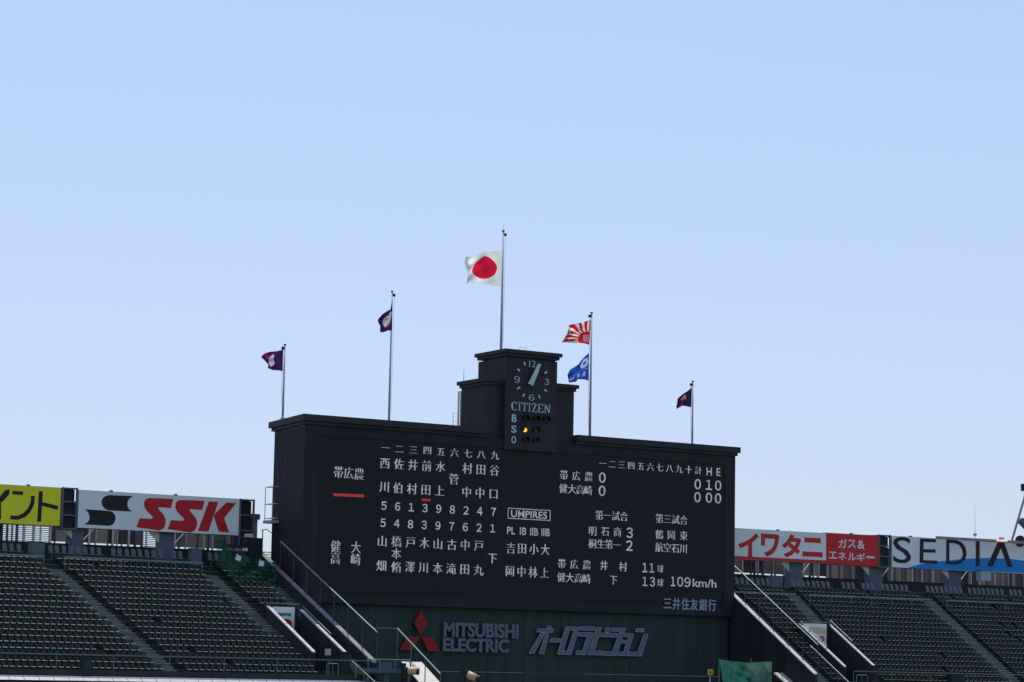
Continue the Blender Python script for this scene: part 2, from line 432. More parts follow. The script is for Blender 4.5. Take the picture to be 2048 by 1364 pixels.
for t, a, b in (('B', (785, 1004), (838, 922)), ('S', (778, 1120), (836, 1044)), ('O', (779, 1236), (832, 1160))):
    text_box(t, zc(*a), zc(*b), YT - .06, bank_m if 0 else paint_m, sb, 'count_letter', weight=.022, depth=.05)
for (px_, py_), mm, lb in (((935, 964), greenlamp_m, 0), ((1050, 970), greenlamp_m, 0), ((1160, 976), greenlamp_m, 0), ((932, 1090), amber_m, 'lit amber lamp'),
                       ((1047, 1093), dimamber_m, 'dim amber lamp'), ((937, 1200), redlamp_m, 0), ((1045, 1204), redlamp_m, 0)):
    c = onY(*zc(px_, py_), YT - .1)
    lp = MB().tube([(c.x, YT - .10, c.z), (c.x, YT - .02, c.z)], .15, 16).build('count_lamp', mm, sb)
    if lb: lp['label'] = lb
    hood = MB(); n = 14; R = .22
    for i in range(n):
        t0 = math.pi * (-.1 + 1.2 * i / n); t1 = math.pi * (-.1 + 1.2 * (i + 1) / n)
        q = [(c.x + R * math.cos(t), c.z + R * math.sin(t)) for t in (t0, t1)]; q2 = [(c.x + (R + .03) * math.cos(t), c.z + (R + .03) * math.sin(t)) for t in (t0, t1)]
        hood.hexa([(q[0][0], YT - .34, q[0][1]), (q[1][0], YT - .34, q[1][1]), (q[1][0], YT - .001, q[1][1]), (q[0][0], YT - .001, q[0][1]),
                   (q2[0][0], YT - .34, q2[0][1]), (q2[1][0], YT - .34, q2[1][1]), (q2[1][0], YT - .001, q2[1][1]), (q2[0][0], YT - .001, q2[0][1])])
    hood.build('lamp_hood', black_m, lp)
# rooftop fittings
a = onY(925, 757, 158.6); MB().tube([(a.x + .1, 158.6, 28.9), (a.x + .1, 158.6, 30.0)], .03, 5, .008).build('lightning_rod', pole_m, sb)
for xx in (1038, 1048):
    a = onY(xx, 700, 156); pts = [(a.x, 156, 30.9)] + [(a.x, 156, 31.35)] + [(a.x + .12 - .12 * math.cos(t), 156, 31.35 + .12 * math.sin(t)) for t in (1.0, 1.6, 2.3, 3.0)]
    MB().tube(pts, .018, 5).build('ladder_hook', pole_m, sb)
mb = MB()
for yy in (159.2, 159.5):
    mb.tube([(WXL + .15, yy, 25.2), (WXL + .15, yy, 28.3)], .075 if yy > 159.3 else .05, 5)
for i in range(8): mb.tube([(WXL + .15, 159.2, 25.4 + .37 * i), (WXL + .15, 159.5, 25.4 + .37 * i)], .02, 5)
for z in (25.5, 26.1, 26.7): mb.tube([(WXL + .1, 159.5, z), (WXL - .1, 159.8, z), (WXL - .1, 159.8, z - .6)], .025, 5)
mb.build('roof_ladder', strut_m, sb)
# small caged platform on the left flank
a = onX(545, 972, XL + .85); y0 = YB - .8
mb = MB(); px0 = XL + .25
mb.box(px0 - .1, XL + .9, YB - 1.5, YB - .2, 18.05, 18.25)
for z in (19.4, 20.6, 18.4):
    mb.tube([(XL + .9, YB - .25, z), (px0, YB - .25, z), (px0, YB - 1.4, z), (XL + .9, YB - 1.4, z)], .03, 5)
for yy in (YB - .25, YB - 1.4): mb.tube([(px0, yy, 18.2), (px0, yy, 20.6)], .03, 5)
mb.build('side_platform', pole_m, sb)

# lower wall emblem and lettering
z1 = cv(11.367, 780, 1180); z6 = cv(7.314, 700, 1220); YL = YF + .02
em = shape([[(706, 448), (862, 765), (690, 1030), (548, 748)]], z1, YL, .12, logored_m, sb, 'diamond_emblem')
for pl in ([(838, 388), (1020, 392), (912, 590), (728, 585)], [(1046, 393), (1222, 400), (1316, 607), (1138, 601)]):
    shape([pl], z6, YL, .12, logored_m, sb, 'diamond_emblem')
text_box('MITSUBISHI', (887.5, 1273.5), (1037.5, 1248.5), YL, logo_m, sb, 'raised_lettering', weight=.04, depth=.12)
text_box('ELECTRIC', (886, 1302.8), (1018, 1278.5), YL, logo_m, sb, 'raised_lettering', weight=.04, depth=.12)
z7 = cv(2.768, 740, 1190); z4 = cv(11.367, 1150, 1230)
KATA = [
 (z7, [[(930, 187), (1018, 189), (1011, 207), (922, 205)], [(984, 172), (1004, 172), (1000, 186.5), (979, 186.5)], [(974, 207.5), (992, 207.5), (963, 325), (937, 324)], [(948, 207.5), (970, 207.5), (908, 324), (880, 322)]]),
 (z7, [[(1003, 240), (1061, 242), (1052, 262), (992, 260)]]),
 (z7, [[(1085, 175), (1160, 178), (1154, 195), (1079, 192)], [(1043, 309), (1119, 312), (1113, 330), (1036, 327)], [(1079, 193), (1106, 194), (1070, 308), (1044, 307.5)], [(1128, 195), (1153, 196), (1119, 311), (1094, 310)]]),
 (z4, [[(120, 265), (450, 270), (430, 350), (108, 342)], [(85, 395), (415, 400), (245, 905), (15, 900), (40, 810), (175, 815), (270, 485), (65, 475)]]),
 (z4, [[(490, 285), (600, 288), (562, 408), (765, 415), (742, 498), (535, 490), (435, 815), (625, 818), (600, 910), (285, 905)], [(708, 290), (800, 292), (768, 405), (682, 398)]]),
 (z4, [[(832, 295), (1015, 298), (995, 370), (812, 365)], [(790, 415), (965, 420), (945, 505), (765, 500)], [(1035, 298), (1150, 300), (1115, 410), (1008, 405)], [(1000, 420), (1105, 422), (935, 925), (625, 915), (650, 830), (855, 835)]]),
 (z4, [[(1135, 420), (1335, 428), (1185, 925), (960, 922), (985, 840), (1110, 840), (1160, 645), (1060, 640), (1085, 570), (1200, 575), (1215, 500), (1110, 490)]]),
 (z4, [[(1395, 305), (1580, 310), (1560, 385), (1375, 380)], [(1570, 435), (1665, 438), (1510, 935), (1195, 925), (1220, 840), (1425, 845)]])]
edge_m = mat('pale letter outline', (.30, .33, .42), .5, 0)
for conv, polys in KATA:
    kl = shape(polys, conv, YL, .12, logo_m, sb, 'raised_letter'); mb = MB()
    for pl in polys:
        P = [onY(*conv(*p), YL - .012) for p in pl]
        for i in range(len(P)): mb.beam(P[i], P[(i + 1) % len(P)], .022, .035)
    mb.build('outline', edge_m, kl)
zb = cv(3.788, 1000, 880)
for i, ch in enumerate('三井住友銀行'):
    char_at(ch, *zb(1270 + 67.6 * i, 1238 + 3.1 * i), .92, YF - .20, bank_m, sb, 'raised_letter', mincho=False, w=.76, depth=.05, weight=.012)

# ---- characters on the screen
YS = YF - .112
za = cv(3.59, 540, 820)
def put(items, conv, h, w=None, mm=led_m, weight=.018):
    for ch, x_, y_ in items: char_at(ch, *conv(x_, y_), h, YS, mm, scr, w=w, weight=weight)
put([('一', 830, 272), ('二', 930, 280), ('三', 1030, 287), ('四', 1130, 290), ('五', 1227, 300), ('六', 1325, 306), ('七', 1423, 313), ('八', 1517, 319), ('九', 1615, 326)], za, .66, .72)
put([('西', 825, 382), ('佐', 927, 388), ('井', 1027, 395), ('前', 1125, 402), ('水', 1224, 408), ('菅', 1320, 497), ('村', 1418, 420), ('田', 1514, 427), ('谷', 1611, 433),
     ('川', 823, 550), ('伯', 920, 560), ('村', 1020, 566), ('田', 1119, 573), ('上', 1218, 580), ('中', 1412, 590), ('中', 1508, 596), ('口', 1605, 602),
     ('山', 806, 942), ('橋', 908, 945), ('本', 907, 1032), ('脩', 907, 1128), ('戸', 1010, 950), ('木', 1109, 955), ('山', 1206, 962), ('古', 1306, 967), ('中', 1402, 970), ('戸', 1500, 975), ('下', 1597, 1065),
     ('畑', 800, 1118), ('澤', 1005, 1127), ('川', 1103, 1130), ('本', 1204, 1137), ('滝', 1302, 1140), ('田', 1398, 1143), ('丸', 1497, 1150)], za, .84, .84)
nums = [[(c, 818 + 98.3 * i, 687 + 5.6 * i) for i, c in enumerate('561398247')], [(c, 812 + 98.4 * i, 810 + 5.0 * i) for i, c in enumerate('548397621')]]
for r_ in nums: put(r_, za, .56, .56, weight=.016)
put([('帯', 492, 447), ('広', 566, 453), ('農', 640, 460), ('健', 472, 980), ('大', 618, 986), ('高', 470, 1065), ('崎', 615, 1073)], za, .90, .80)
shape([[(455, 597), (675, 607), (675, 628), (455, 618)]], za, YS, .006, ledred_m, scr, 'screen_bar')
shape([[(1088, 636), (1153, 638), (1153, 656), (1088, 653)]], za, YS, .006, ledred_m, scr, 'screen_bar')
put([(c, 778 + 72.4 * i, 178 + 5.2 * i) for i, c in enumerate('一二三四五六七八九十計')], zb, .66, .68)
put([('H', 1585, 239), ('E', 1655, 243)], zb, .62, .62, weight=.012)
put([('帯', 484, 265), ('広', 578, 272), ('農', 672, 278), ('健', 480, 367), ('大', 546, 372), ('高', 608, 377), ('崎', 668, 382),
     ('第', 752, 570), ('一', 815, 572), ('試', 878, 576), ('合', 940, 580), ('第', 1208, 595), ('三', 1270, 599), ('試', 1332, 603), ('合', 1392, 608),
     ('明', 702, 690), ('石', 798, 693), ('商', 890, 698), ('桐', 700, 785), ('生', 765, 788), ('第', 825, 792), ('一', 888, 796),
     ('鶴', 1208, 716), ('岡', 1298, 720), ('東', 1392, 725), ('航', 1207, 812), ('空', 1268, 816), ('石', 1330, 820), ('川', 1390, 823),
     ('帯', 468, 937), ('広', 563, 942), ('農', 658, 946), ('井', 787, 951), ('村', 932, 960), ('健', 465, 1040), ('大', 530, 1043), ('高', 595, 1047), ('崎', 655, 1051), ('下', 860, 1060)], zb, .76, .74)
put([('球', 1215, 976), ('球', 1215, 1081)], zb, .64, .60)
put([('吉', 82, 820), ('田', 167, 822), ('小', 257, 827), ('大', 342, 831), ('岡', 75, 993), ('中', 163, 998), ('林', 250, 1002), ('上', 338, 1006)], zb, .86, .80)
put([('0', 775, 285), ('0', 773, 385), ('0', 1498, 335), ('1', 1583, 340), ('0', 1653, 345), ('0', 1496, 433), ('0', 1583, 437), ('0', 1652, 442), ('3', 982, 703), ('2', 980, 800)], zb, .72, .76, weight=.016)
put([('1', 1098, 967), ('1', 1150, 969), ('1', 1097, 1071), ('3', 1155, 1074)], zb, .66, .60, weight=.014)
for t, a, b in (('PL', (53, 712), (115, 660)), ('IB', (150, 718), (200, 664)), ('IIB', (228, 722), (290, 668)), ('IIIB', (313, 727), (378, 672)), ('UMPIRES', (83, 583), (357, 545)),
                ('1', (1294, 1107), (1328, 1035)), ('0', (1342, 1110), (1388, 1037)), ('9', (1397, 1113), (1445, 1041)), ('km/h', (1460, 1112), (1640, 1058))):
    text_box(t, zb(*a), zb(*b), YS, led_m, scr, 'screen_lettering', weight=.012)
bx = [(60, 513), (382, 530), (382, 613), (60, 597)]
A = onY(*zb(60, 513), YS); B = onY(*zb(382, 613), YS); t = .055
mb = MB()
for x0_, x1_, z0_, z1_ in ((A.x, B.x, A.z - t, A.z), (A.x, B.x, B.z, B.z + t), (A.x, A.x + t, B.z + t + .001, A.z - t - .001), (B.x - t, B.x, B.z + t + .001, A.z - t - .001)):
    mb.box(x0_, x1_, YS, YS + .006, z0_, z1_)
mb.build('screen_frame', led_m, scr)

# ================================================================== FLAGPOLES AND FLAGS
def flagpole(x, y, z0, z1, r, label, side=1):
    t = thing('flagpole', (x, y, z0), label, 'flagpole', 'flagpoles on the scoreboard roof')
    MB().tube([(x, y, z0), (x, y, z1)], r, 10, r * .62).build('pole', pole_m, t, smooth=True)
    MB().tube([(x, y, z1 + .001), (x, y, z1 + .08)], r * 1.1, 8).build('cap', black_m, t)
    MB().box(x + side * r * .5, x + side * (r + .16), y - .05, y + .05, z1 - .32, z1 - .12).build('pulley', black_m, t)
    MB().tube([(x + side * (r + .1), y, z1 - .3), (x + side * (r + .06), y, z0 + 1.0)], .012, 4).build('halyard', strut_m, t)
    MB().tube([(x, y, z0 - .02), (x, y, z0 + .12)], r * 1.8, 10).build('foot', pole_m, t)
    return t
YP = 157.5
FP = {}
for key, x, z0, z1, r, side, lb in (('a', 79.28, 25.25, 30.46, .085, -1, 'short pole at the far left end of the scoreboard roof flying a maroon flag'),
                                ('b', 86.80, 25.10, 34.75, .085, 1, 'pole left of the clock tower flying the dark purple flag with a ball emblem'),
                                ('c', 95.97, 30.9, 40.1, .10, 1, 'tallest pole, rising from the clock tower with the white flag'),
                                ('d', 103.83, 25.10, 34.75, .10, -1, 'pole right of the clock tower carrying a striped flag above a blue flag'),
                                ('e', 113.17, 25.10, 30.3, .085, -1, 'short pole at the right end of the scoreboard roof flying a dark flag')):
    FP[key] = flagpole(x, 159.2 if key == 'a' else YP, z0, z1, r, lb, side)
MB().tube([(95.97, YP, 40.18), (95.97, YP, 40.6)], .012, 5).build('spike', pole_m, FP['c'])

def cloth(name, top, bot, Y, nx, ny, amp, material, label=None, cat=None, group=None, parent=None, wave=2.5, slant=0.0, kind=None, thick=0):
    def along(pl, t):
        L = [0]
        for i in range(1, len(pl)): L.append(L[-1] + math.dist(pl[i], pl[i - 1]))
        s = t * L[-1]
        for i in range(1, len(pl)):
            if s <= L[i] + 1e-9:
                k = (s - L[i - 1]) / max(1e-9, L[i] - L[i - 1]); return (pl[i - 1][0] + (pl[i][0] - pl[i - 1][0]) * k, pl[i - 1][1] + (pl[i][1] - pl[i - 1][1]) * k)
        return pl[-1]
    mb = MB(); uvs = []
    ph = random.random() * 6
    for j in range(ny + 1):
        for i in range(nx + 1):
            u = i / nx; v = j / ny; a = along(top, u); b = along(bot, u)
            x = a[0] + (b[0] - a[0]) * v; y = a[1] + (b[1] - a[1]) * v
            dy = amp * u * (math.sin(wave * 2 * math.pi * (u * .9 + v * .35) + ph) + .4 * math.sin(wave * 3.2 * math.pi * (u * .45 - v * .55) + ph * 2)) + slant * u
            mb.v.append(tuple(onY(x, y, Y + dy))); uvs.append((u, 1 - v))
    for j in range(ny):
        for i in range(nx):
            a = j * (nx + 1) + i; mb.f.append((a, a + 1, a + nx + 2, a + nx + 1))
    org = mb.v[0]
    me = bpy.data.meshes.new(name); me.from_pydata([tuple(Vector(p) - Vector(org)) for p in mb.v], [], mb.f)
    uvl = me.uv_layers.new(name='UVMap')
    for lo in me.loops: uvl.data[lo.index].uv = uvs[lo.vertex_index]
    for p in me.polygons: p.use_smooth = True
    me.materials.append(material)
    o = bpy.data.objects.new(name, me); COL.objects.link(o); o.location = org
    tag(o, label, cat, group, kind)
    return o
def flagmat(name, fn, amp=1.0):
    M = bpy.data.materials.new(name); M.use_nodes = True; t = M.node_tree; t.nodes.clear()
    o = t.nodes.new('ShaderNodeOutputMaterial'); d = t.nodes.new('ShaderNodeBsdfDiffuse'); tl = t.nodes.new('ShaderNodeBsdfTranslucent')
    a = t.nodes.new('ShaderNodeMixShader'); a.inputs[0].default_value = .55
    uv = t.nodes.new('ShaderNodeUVMap'); uv.uv_map = 'UVMap'; sp = t.nodes.new('ShaderNodeSeparateXYZ'); t.links.new(uv.outputs[0], sp.inputs[0])
    nz_ = t.nodes.new('ShaderNodeTexNoise'); nz_.inputs['Scale'].default_value = 2.6; nz_.inputs['Detail'].default_value = 0
    t.links.new(uv.outputs[0], nz_.inputs['Vector']); ns = t.nodes.new('ShaderNodeSeparateColor'); t.links.new(nz_.outputs['Color'], ns.inputs[0])
    U = mth(t, 'ADD', sp.outputs[0], mth(t, 'MULTIPLY', mth(t, 'SUBTRACT', ns.outputs[0], .5), .24 * amp))
    Vv = mth(t, 'ADD', sp.outputs[1], mth(t, 'MULTIPLY', mth(t, 'SUBTRACT', ns.outputs[1], .5), .22 * amp))
    col = fn(t, U, Vv)
    t.links.new(col, d.inputs[0]); t.links.new(col, tl.inputs[0])
    t.links.new(d.outputs[0], a.inputs[1]); t.links.new(tl.outputs[0], a.inputs[2]); t.links.new(a.outputs[0], o.inputs[0])
    return M
def mth(t, op, a, b=None, c=None):
    n = t.nodes.new('ShaderNodeMath'); n.operation = op
    for i, q in enumerate((a, b, c)):
        if q is None: continue
        if isinstance(q, (int, float)): n.inputs[i].default_value = q
        else: t.links.new(q, n.inputs[i])
    return n.outputs[0]
def mixc(t, f, a, b):
    n = t.nodes.new('ShaderNodeMix'); n.data_type = 'RGBA'
    t.links.new(f, n.inputs[0])
    for i, q in ((6, a), (7, b)):
        if isinstance(q, tuple): n.inputs[i].default_value = (*q, 1)
        else: t.links.new(q, n.inputs[i])
    return n.outputs[2]
def ell(t, u, v, cx, cy, rx, ry):
    a = mth(t, 'DIVIDE', mth(t, 'SUBTRACT', u, cx), rx); b = mth(t, 'DIVIDE', mth(t, 'SUBTRACT', v, cy), ry)
    r = mth(t, 'SQRT', mth(t, 'ADD', mth(t, 'MULTIPLY', a, a), mth(t, 'MULTIPLY', b, b)))
    return mth(t, 'LESS_THAN', r, 1.0)
def rect(t, u, v, x0, x1, y0, y1):
    return mth(t, 'MULTIPLY', mth(t, 'MULTIPLY', mth(t, 'GREATER_THAN', u, x0), mth(t, 'LESS_THAN', u, x1)), mth(t, 'MULTIPLY', mth(t, 'GREATER_THAN', v, y0), mth(t, 'LESS_THAN', v, y1)))
# white flag with a red disc
jp = flagmat('white cloth with red disc', lambda t, u, v: mixc(t, ell(t, u, v, .37, .51, .255, .34), (.90, .88, .85), (.74, .014, .05)), .55)
def z3(x, y): return (910 + x / 9.093, 450 + y / 9.093)
cloth('flag', [z3(858, 462), z3(800, 480), z3(620, 480), z3(540, 468), z3(420, 520), z3(300, 580), z3(215, 575), z3(180, 600), z3(172, 680)],
      [z3(840, 1115), z3(740, 1108), z3(600, 1080), z3(480, 1070), z3(330, 1065), z3(270, 1040), z3(205, 1085), z3(235, 960), z3(215, 810)], YP - .1, 48, 36, .17, jp,
      'white flag with a red disc flying from the tallest pole', 'flag', 'flags on the scoreboard poles')
# maroon flag
mar = flagmat('maroon cloth', lambda t, u, v: mixc(t, ell(t, u, v, .42, .52, .12, .32), mixc(t, mth(t, 'GREATER_THAN', u, .35), (.05, .02, .08), (.16, .02, .09)), (.55, .60, .80)))
def z1f(x, y): return (500 + x / 5.686, 660 + y / 5.686)
cloth('flag', [z1f(378, 222), z1f(310, 240), z1f(230, 247), z1f(165, 265), z1f(125, 303)], [z1f(372, 470), z1f(330, 460), z1f(250, 455), z1f(200, 432), z1f(215, 400), z1f(160, 340), z1f(125, 305)], 159.1, 26, 18, .14, mar,
      'maroon flag with a pale emblem on the leftmost pole', 'flag', 'flags on the scoreboard poles')
# purple ball emblem flag
pur = flagmat('dark purple cloth', lambda t, u, v: mixc(t, ell(t, u, v, .32, .50, .25, .27), mixc(t, rect(t, u, v, .08, .36, .16, .3), (.035, .02, .12), (.35, .015, .03)),
       mixc(t, ell(t, u, v, .42, .60, .10, .06), (.52, .50, .55), (.5, .12, .08))))
def z2f(x, y): return (730 + x / 12.4, 570 + y / 12.4)
cloth('flag', [z2f(682, 335), z2f(655, 480), z2f(638, 600), z2f(540, 650), z2f(430, 725), z2f(375, 790), z2f(315, 860)],
      [z2f(672, 1120), z2f(640, 1124), z2f(560, 1135), z2f(470, 1168), z2f(400, 1178), z2f(372, 1155), z2f(375, 1010), z2f(320, 910)], YP - .1, 26, 22, .12, pur,
      'dark purple flag with a white ball emblem on the pole left of the tower', 'flag', 'flags on the scoreboard poles')
# dark flag with orange star
dk = flagmat('dark plum cloth', lambda t, u, v: mixc(t, ell(t, u, v, .42, .62, .17, .17), mixc(t, mth(t, 'GREATER_THAN', u, .4), (.02, .018, .06), (.06, .016, .06)), (.55, .25, .12)))
def z5f(x, y): return (1330 + x / 7.176, 750 + y / 7.176)
cloth('flag', [z5f(386, 175), z5f(330, 225), z5f(260, 270), z5f(180, 338), z5f(222, 355)], [z5f(378, 463), z5f(320, 452), z5f(255, 440), z5f(162, 488), z5f(165, 430)], YP - .1, 26, 18, .12, dk,
      'dark plum flag with an orange star on the rightmost pole', 'flag', 'flags on the scoreboard poles')
# red and white ray flag
def rays(t, u, v):
    # centre of the rays low at the hoist
    dx = mth(t, 'SUBTRACT', u, .12); dy = mth(t, 'MULTIPLY', mth(t, 'SUBTRACT', v, .22), .75)
    ang = mth(t, 'ARCTAN2', dy, dx)
    s = mth(t, 'SINE', mth(t, 'ADD', mth(t, 'MULTIPLY', ang, 19.0), 1.2)); ray_ = mth(t, 'GREATER_THAN', s, 0.15)
    c = mixc(t, ray_, (.62, .012, .025), (.80, .76, .76))
    return mixc(t, ell(t, u, v, .12, .22, .24, .32), c, (.60, .012, .025))
ry = flagmat('red and white ray cloth', rays, .55)
def z4f(x, y): return (1100 + x / 8.027, 610 + y / 8.027)
rf = cloth('flag', [z4f(660, 238), z4f(600, 255), z4f(510, 280), z4f(430, 298), z4f(310, 318), z4f(322, 430), z4f(300, 465)],
      [z4f(632, 645), z4f(590, 625), z4f(520, 612), z4f(440, 608), z4f(330, 606), z4f(185, 603), z4f(240, 530)], YP - .1, 40, 28, .17, ry,
      'red and white ray-striped flag above the blue flag', 'flag', 'flags on the scoreboard poles')
p = onY(*z4f(590, 535), YP - .42)
V, Fc = glyph('朝', 0, False, .01)
e = letters('emblem', V, Fc, p.x - .5 * .55 + .0, p.z - .37 * .62, .55, .62, YP - .30, 0, mat('white print', (.8, .77, .77), .7, 0), rf)
# blue flag
def bluef(t, u, v):
    n = t.nodes.new('ShaderNodeTexNoise'); n.inputs['Scale'].default_value = 38; uvn = t.nodes.new('ShaderNodeUVMap'); uvn.uv_map = 'UVMap'; t.links.new(uvn.outputs[0], n.inputs['Vector'])
    msk = mth(t, 'GREATER_THAN', n.outputs[0], .48)
    base = (.015, .075, .42)
    ring = mth(t, 'SUBTRACT', ell(t, u, v, .20, .72, .17, .20), ell(t, u, v, .18, .72, .06, .06))
    c = mixc(t, ring, base, (.48, .55, .78))
    line = rect(t, u, v, .02, .86, .435, .455)
    c = mixc(t, line, c, (.40, .48, .72))
    for x0, x1 in ((.14, .26), (.36, .5), (.60, .78)):
        c = mixc(t, mth(t, 'MULTIPLY', rect(t, u, v, x0, x1, .14, .34), msk), c, (.5, .56, .76))
    return c
bf = flagmat('blue cloth', bluef, .3)
cloth('flag', [z4f(628, 765), z4f(560, 825), z4f(500, 890), z4f(455, 955), z4f(320, 1040), z4f(278, 1130)],
      [z4f(622, 1215), z4f(560, 1198), z4f(450, 1190), z4f(420, 1230), z4f(305, 1248), z4f(290, 1170)], YP - .1, 30, 22, .10, bf,
      'blue flag with a pale round emblem and small white characters beside the clock tower', 'flag', 'flags on the scoreboard poles')

# ================================================================== BILLBOARDS
YB0 = 160.0
def board(name, label, x0, x1, z0, z1, material, group='advertising boards along the top of the stands'):
    t = thing(name, ((x0 + x1) / 2, YB0, z0), label, 'billboard', group)
    MB().box(x0, x1, YB0, YB0 + .12, z0, z1).build('panel', material, t)
    mb = MB(); mb.box(x0, x1, YB0 + .121, YB0 + .5, z1 - .12, z1 + .03); mb.box(x0, x1, YB0 + .121, YB0 + .5, z0 - .03, z0 + .12)
    n = max(2, int((x1 - x0) / 2))
    for i in range(n + 1):
        x = x0 + .1 + (x1 - x0 - .2) * i / n; mb.box(x - .05, x + .05, YB0 + .121, YB0 + .45, z0 + .121, z1 - .121)
    mb.build('frame', rack_m, t)
    for i in range(1, n, 2):
        x = x0 + (x1 - x0) * i / n; MB().box(x - .08, x + .08, YB0 + .05, YB0 + .3, z1 + .031, z1 + .12).build('clamp', rack_m, t)
    return t
zs = cv(3.657, 0, 940); YN = YB0 - .012
b1 = board('billboard', 'yellow advertising board with black katakana at the left edge of the view', 50.0, 63.45, 17.12, 19.64, yellow_m)
shape([[(70, 142), (68, 175), (30, 222), (8, 236), (8, 360), (-30, 360), (-30, 262), (-75, 290), (-75, 255), (-15, 215), (38, 148)]], zs, YN, .01, blacksign_m, b1, 'letter')
shape([[(92, 152), (170, 158), (168, 184), (90, 177)], [(228, 188), (256, 190), (250, 250), (222, 310), (182, 346), (130, 364), (75, 361), (77, 332), (130, 335), (170, 315), (205, 280), (225, 230)]], zs, YN, .01, blacksign_m, b1, 'letter')
shape([[(285, 155), (313, 155), (309, 234), (427, 262), (420, 291), (307, 262), (301, 378), (272, 378)]], zs, YN, .01, blacksign_m, b1, 'letter')
b2 = board('billboard', 'white advertising board with a black winding emblem and three red letters', 64.73, 76.55, 17.07, 19.57, whitesign_m)
shape([[(800, 183), (972, 190), (945, 210), (932, 235), (933, 265), (945, 288), (967, 303), (818, 297), (800, 296), (775, 288), (750, 265), (742, 235), (750, 208), (772, 190)]], zs, YN, .01, blacksign_m, b2, 'emblem')
shape([[(625, 287), (800, 299), (825, 308), (842, 330), (846, 352), (838, 382), (820, 402), (795, 408), (612, 397), (640, 384), (654, 362), (655, 335), (645, 310)]], zs, YN, .01, blacksign_m, b2, 'emblem')
S1 = [(1092, 204), (1268, 211), (1250, 278), (1158, 272), (1158, 284), (1198, 328), (1213, 362), (1212, 395), (1197, 428), (1165, 443), (997, 418), (1022, 352), (1108, 357), (1120, 346), (1068, 292), (1052, 258), (1056, 228), (1070, 211)]
for off in ((0, 0), (229, 14)):
    shape([[(x + off[0], y + off[1] * (.6 + .4)) for x, y in S1]], zs, YN, .01, redsign_m, b2, 'letter')
shape([[(1528, 229), (1597, 233), (1525, 450), (1447, 446)], [(1657, 238), (1727, 242), (1640, 352), (1677, 457), (1601, 452), (1566, 345), (1569, 322)]], zs, YN, .01, redsign_m, b2, 'letter')
zr = cv(3.368, 1440, 960)
xs_ = onY(1652, 1095, YB0).x
b3 = board('billboard', 'white advertising board with four large red katakana and a red base strip', 116.4, xs_, 17.12, 19.5, whitesign_m)
MB().box(116.5, xs_ - .002, YN - .002, YN + .01, 17.13, 17.36).build('base_strip', red2_m, b3)
for ch, a, b in (('イ', (122, 512), (262, 358)), ('ワ', (275, 515), (402, 366)), ('タ', (415, 520), (550, 368)), ('ニ', (555, 515), (692, 392))):
    text_box(ch, zr(*a), zr(*b), YN, red2_m, b3, 'letter', weight=.045)
b4 = board('billboard', 'red advertising board with two rows of white katakana', xs_ + .003, 133.54, 17.08, 19.55, red2_m)
for ch, a, b in (('ガ', (795, 458), (855, 400)), ('ス', (860, 458), (916, 404)), ('&', (926, 463), (976, 408)), ('エ', (733, 528), (788, 484)), ('ネ', (795, 538), (850, 486)), ('ル', (860, 542), (916, 492)), ('ギ', (920, 548), (978, 494)), ('ー', (985, 526), (1042, 514))):
    text_box(ch, zr(*a), zr(*b), YN, mat('white sign print', (.72, .72, .74), .5, 0), b4, 'letter', weight=.02)
b5 = board('billboard', 'white advertising board with thin black capitals over a blue wave at the right edge', 134.95, 156, 17.08, 19.6, whitesign_m)
shape([[(1262, 592), (1350, 566), (1420, 556), (1500, 545), (1650, 530), (1800, 525), (1950, 530), (2060, 545), (2180, 570), (2250, 592), (2250, 635)]], zr, YN, .01, blue_m, b5, 'blue_wave')
YN2 = YN - .014
text_box('S', zr(1166, 558), zr(1288, 386), YN2, blacksign_m, b5, 'letter', weight=.004)
shape([[(1348, 393), (1455, 399), (1455, 420), (1372, 416), (1372, 465), (1452, 468), (1452, 490), (1371, 487), (1370, 540), (1466, 543), (1466, 564), (1345, 558)]], zr, YN2, .01, blacksign_m, b5, 'letter')
dpo = [(1525, 402), (1590, 403), (1630, 420), (1655, 455), (1662, 500), (1650, 540), (1620, 562), (1580, 570), (1524, 566)]
dpi = [(1546, 424), (1585, 426), (1615, 440), (1633, 470), (1637, 502), (1627, 530), (1605, 546), (1575, 551), (1545, 548)]
mb = MB()
for i in range(len(dpo)):
    j = (i + 1) % len(dpo); mb.plate([onY(*zr(*q), YN2) for q in (dpo[i], dpo[j], dpi[j], dpi[i])], .01)
mb.build('letter', blacksign_m, b5)
shape([[(1725, 408), (1750, 409), (1749, 579), (1723, 578)]], zr, YN2, .01, blacksign_m, b5, 'letter')
shape([[(1872, 418), (1915, 420), (1972, 587), (1938, 585), (1893, 458), (1838, 581), (1800, 579)]], zr, YN2, .01, blacksign_m, b5, 'letter')
shape([[(2022 + 36 * math.cos(t * .5236), 412 + 40 * math.sin(t * .5236)) for t in range(12)]], zr, YN2, .01, blacksign_m, b5, 'letter')
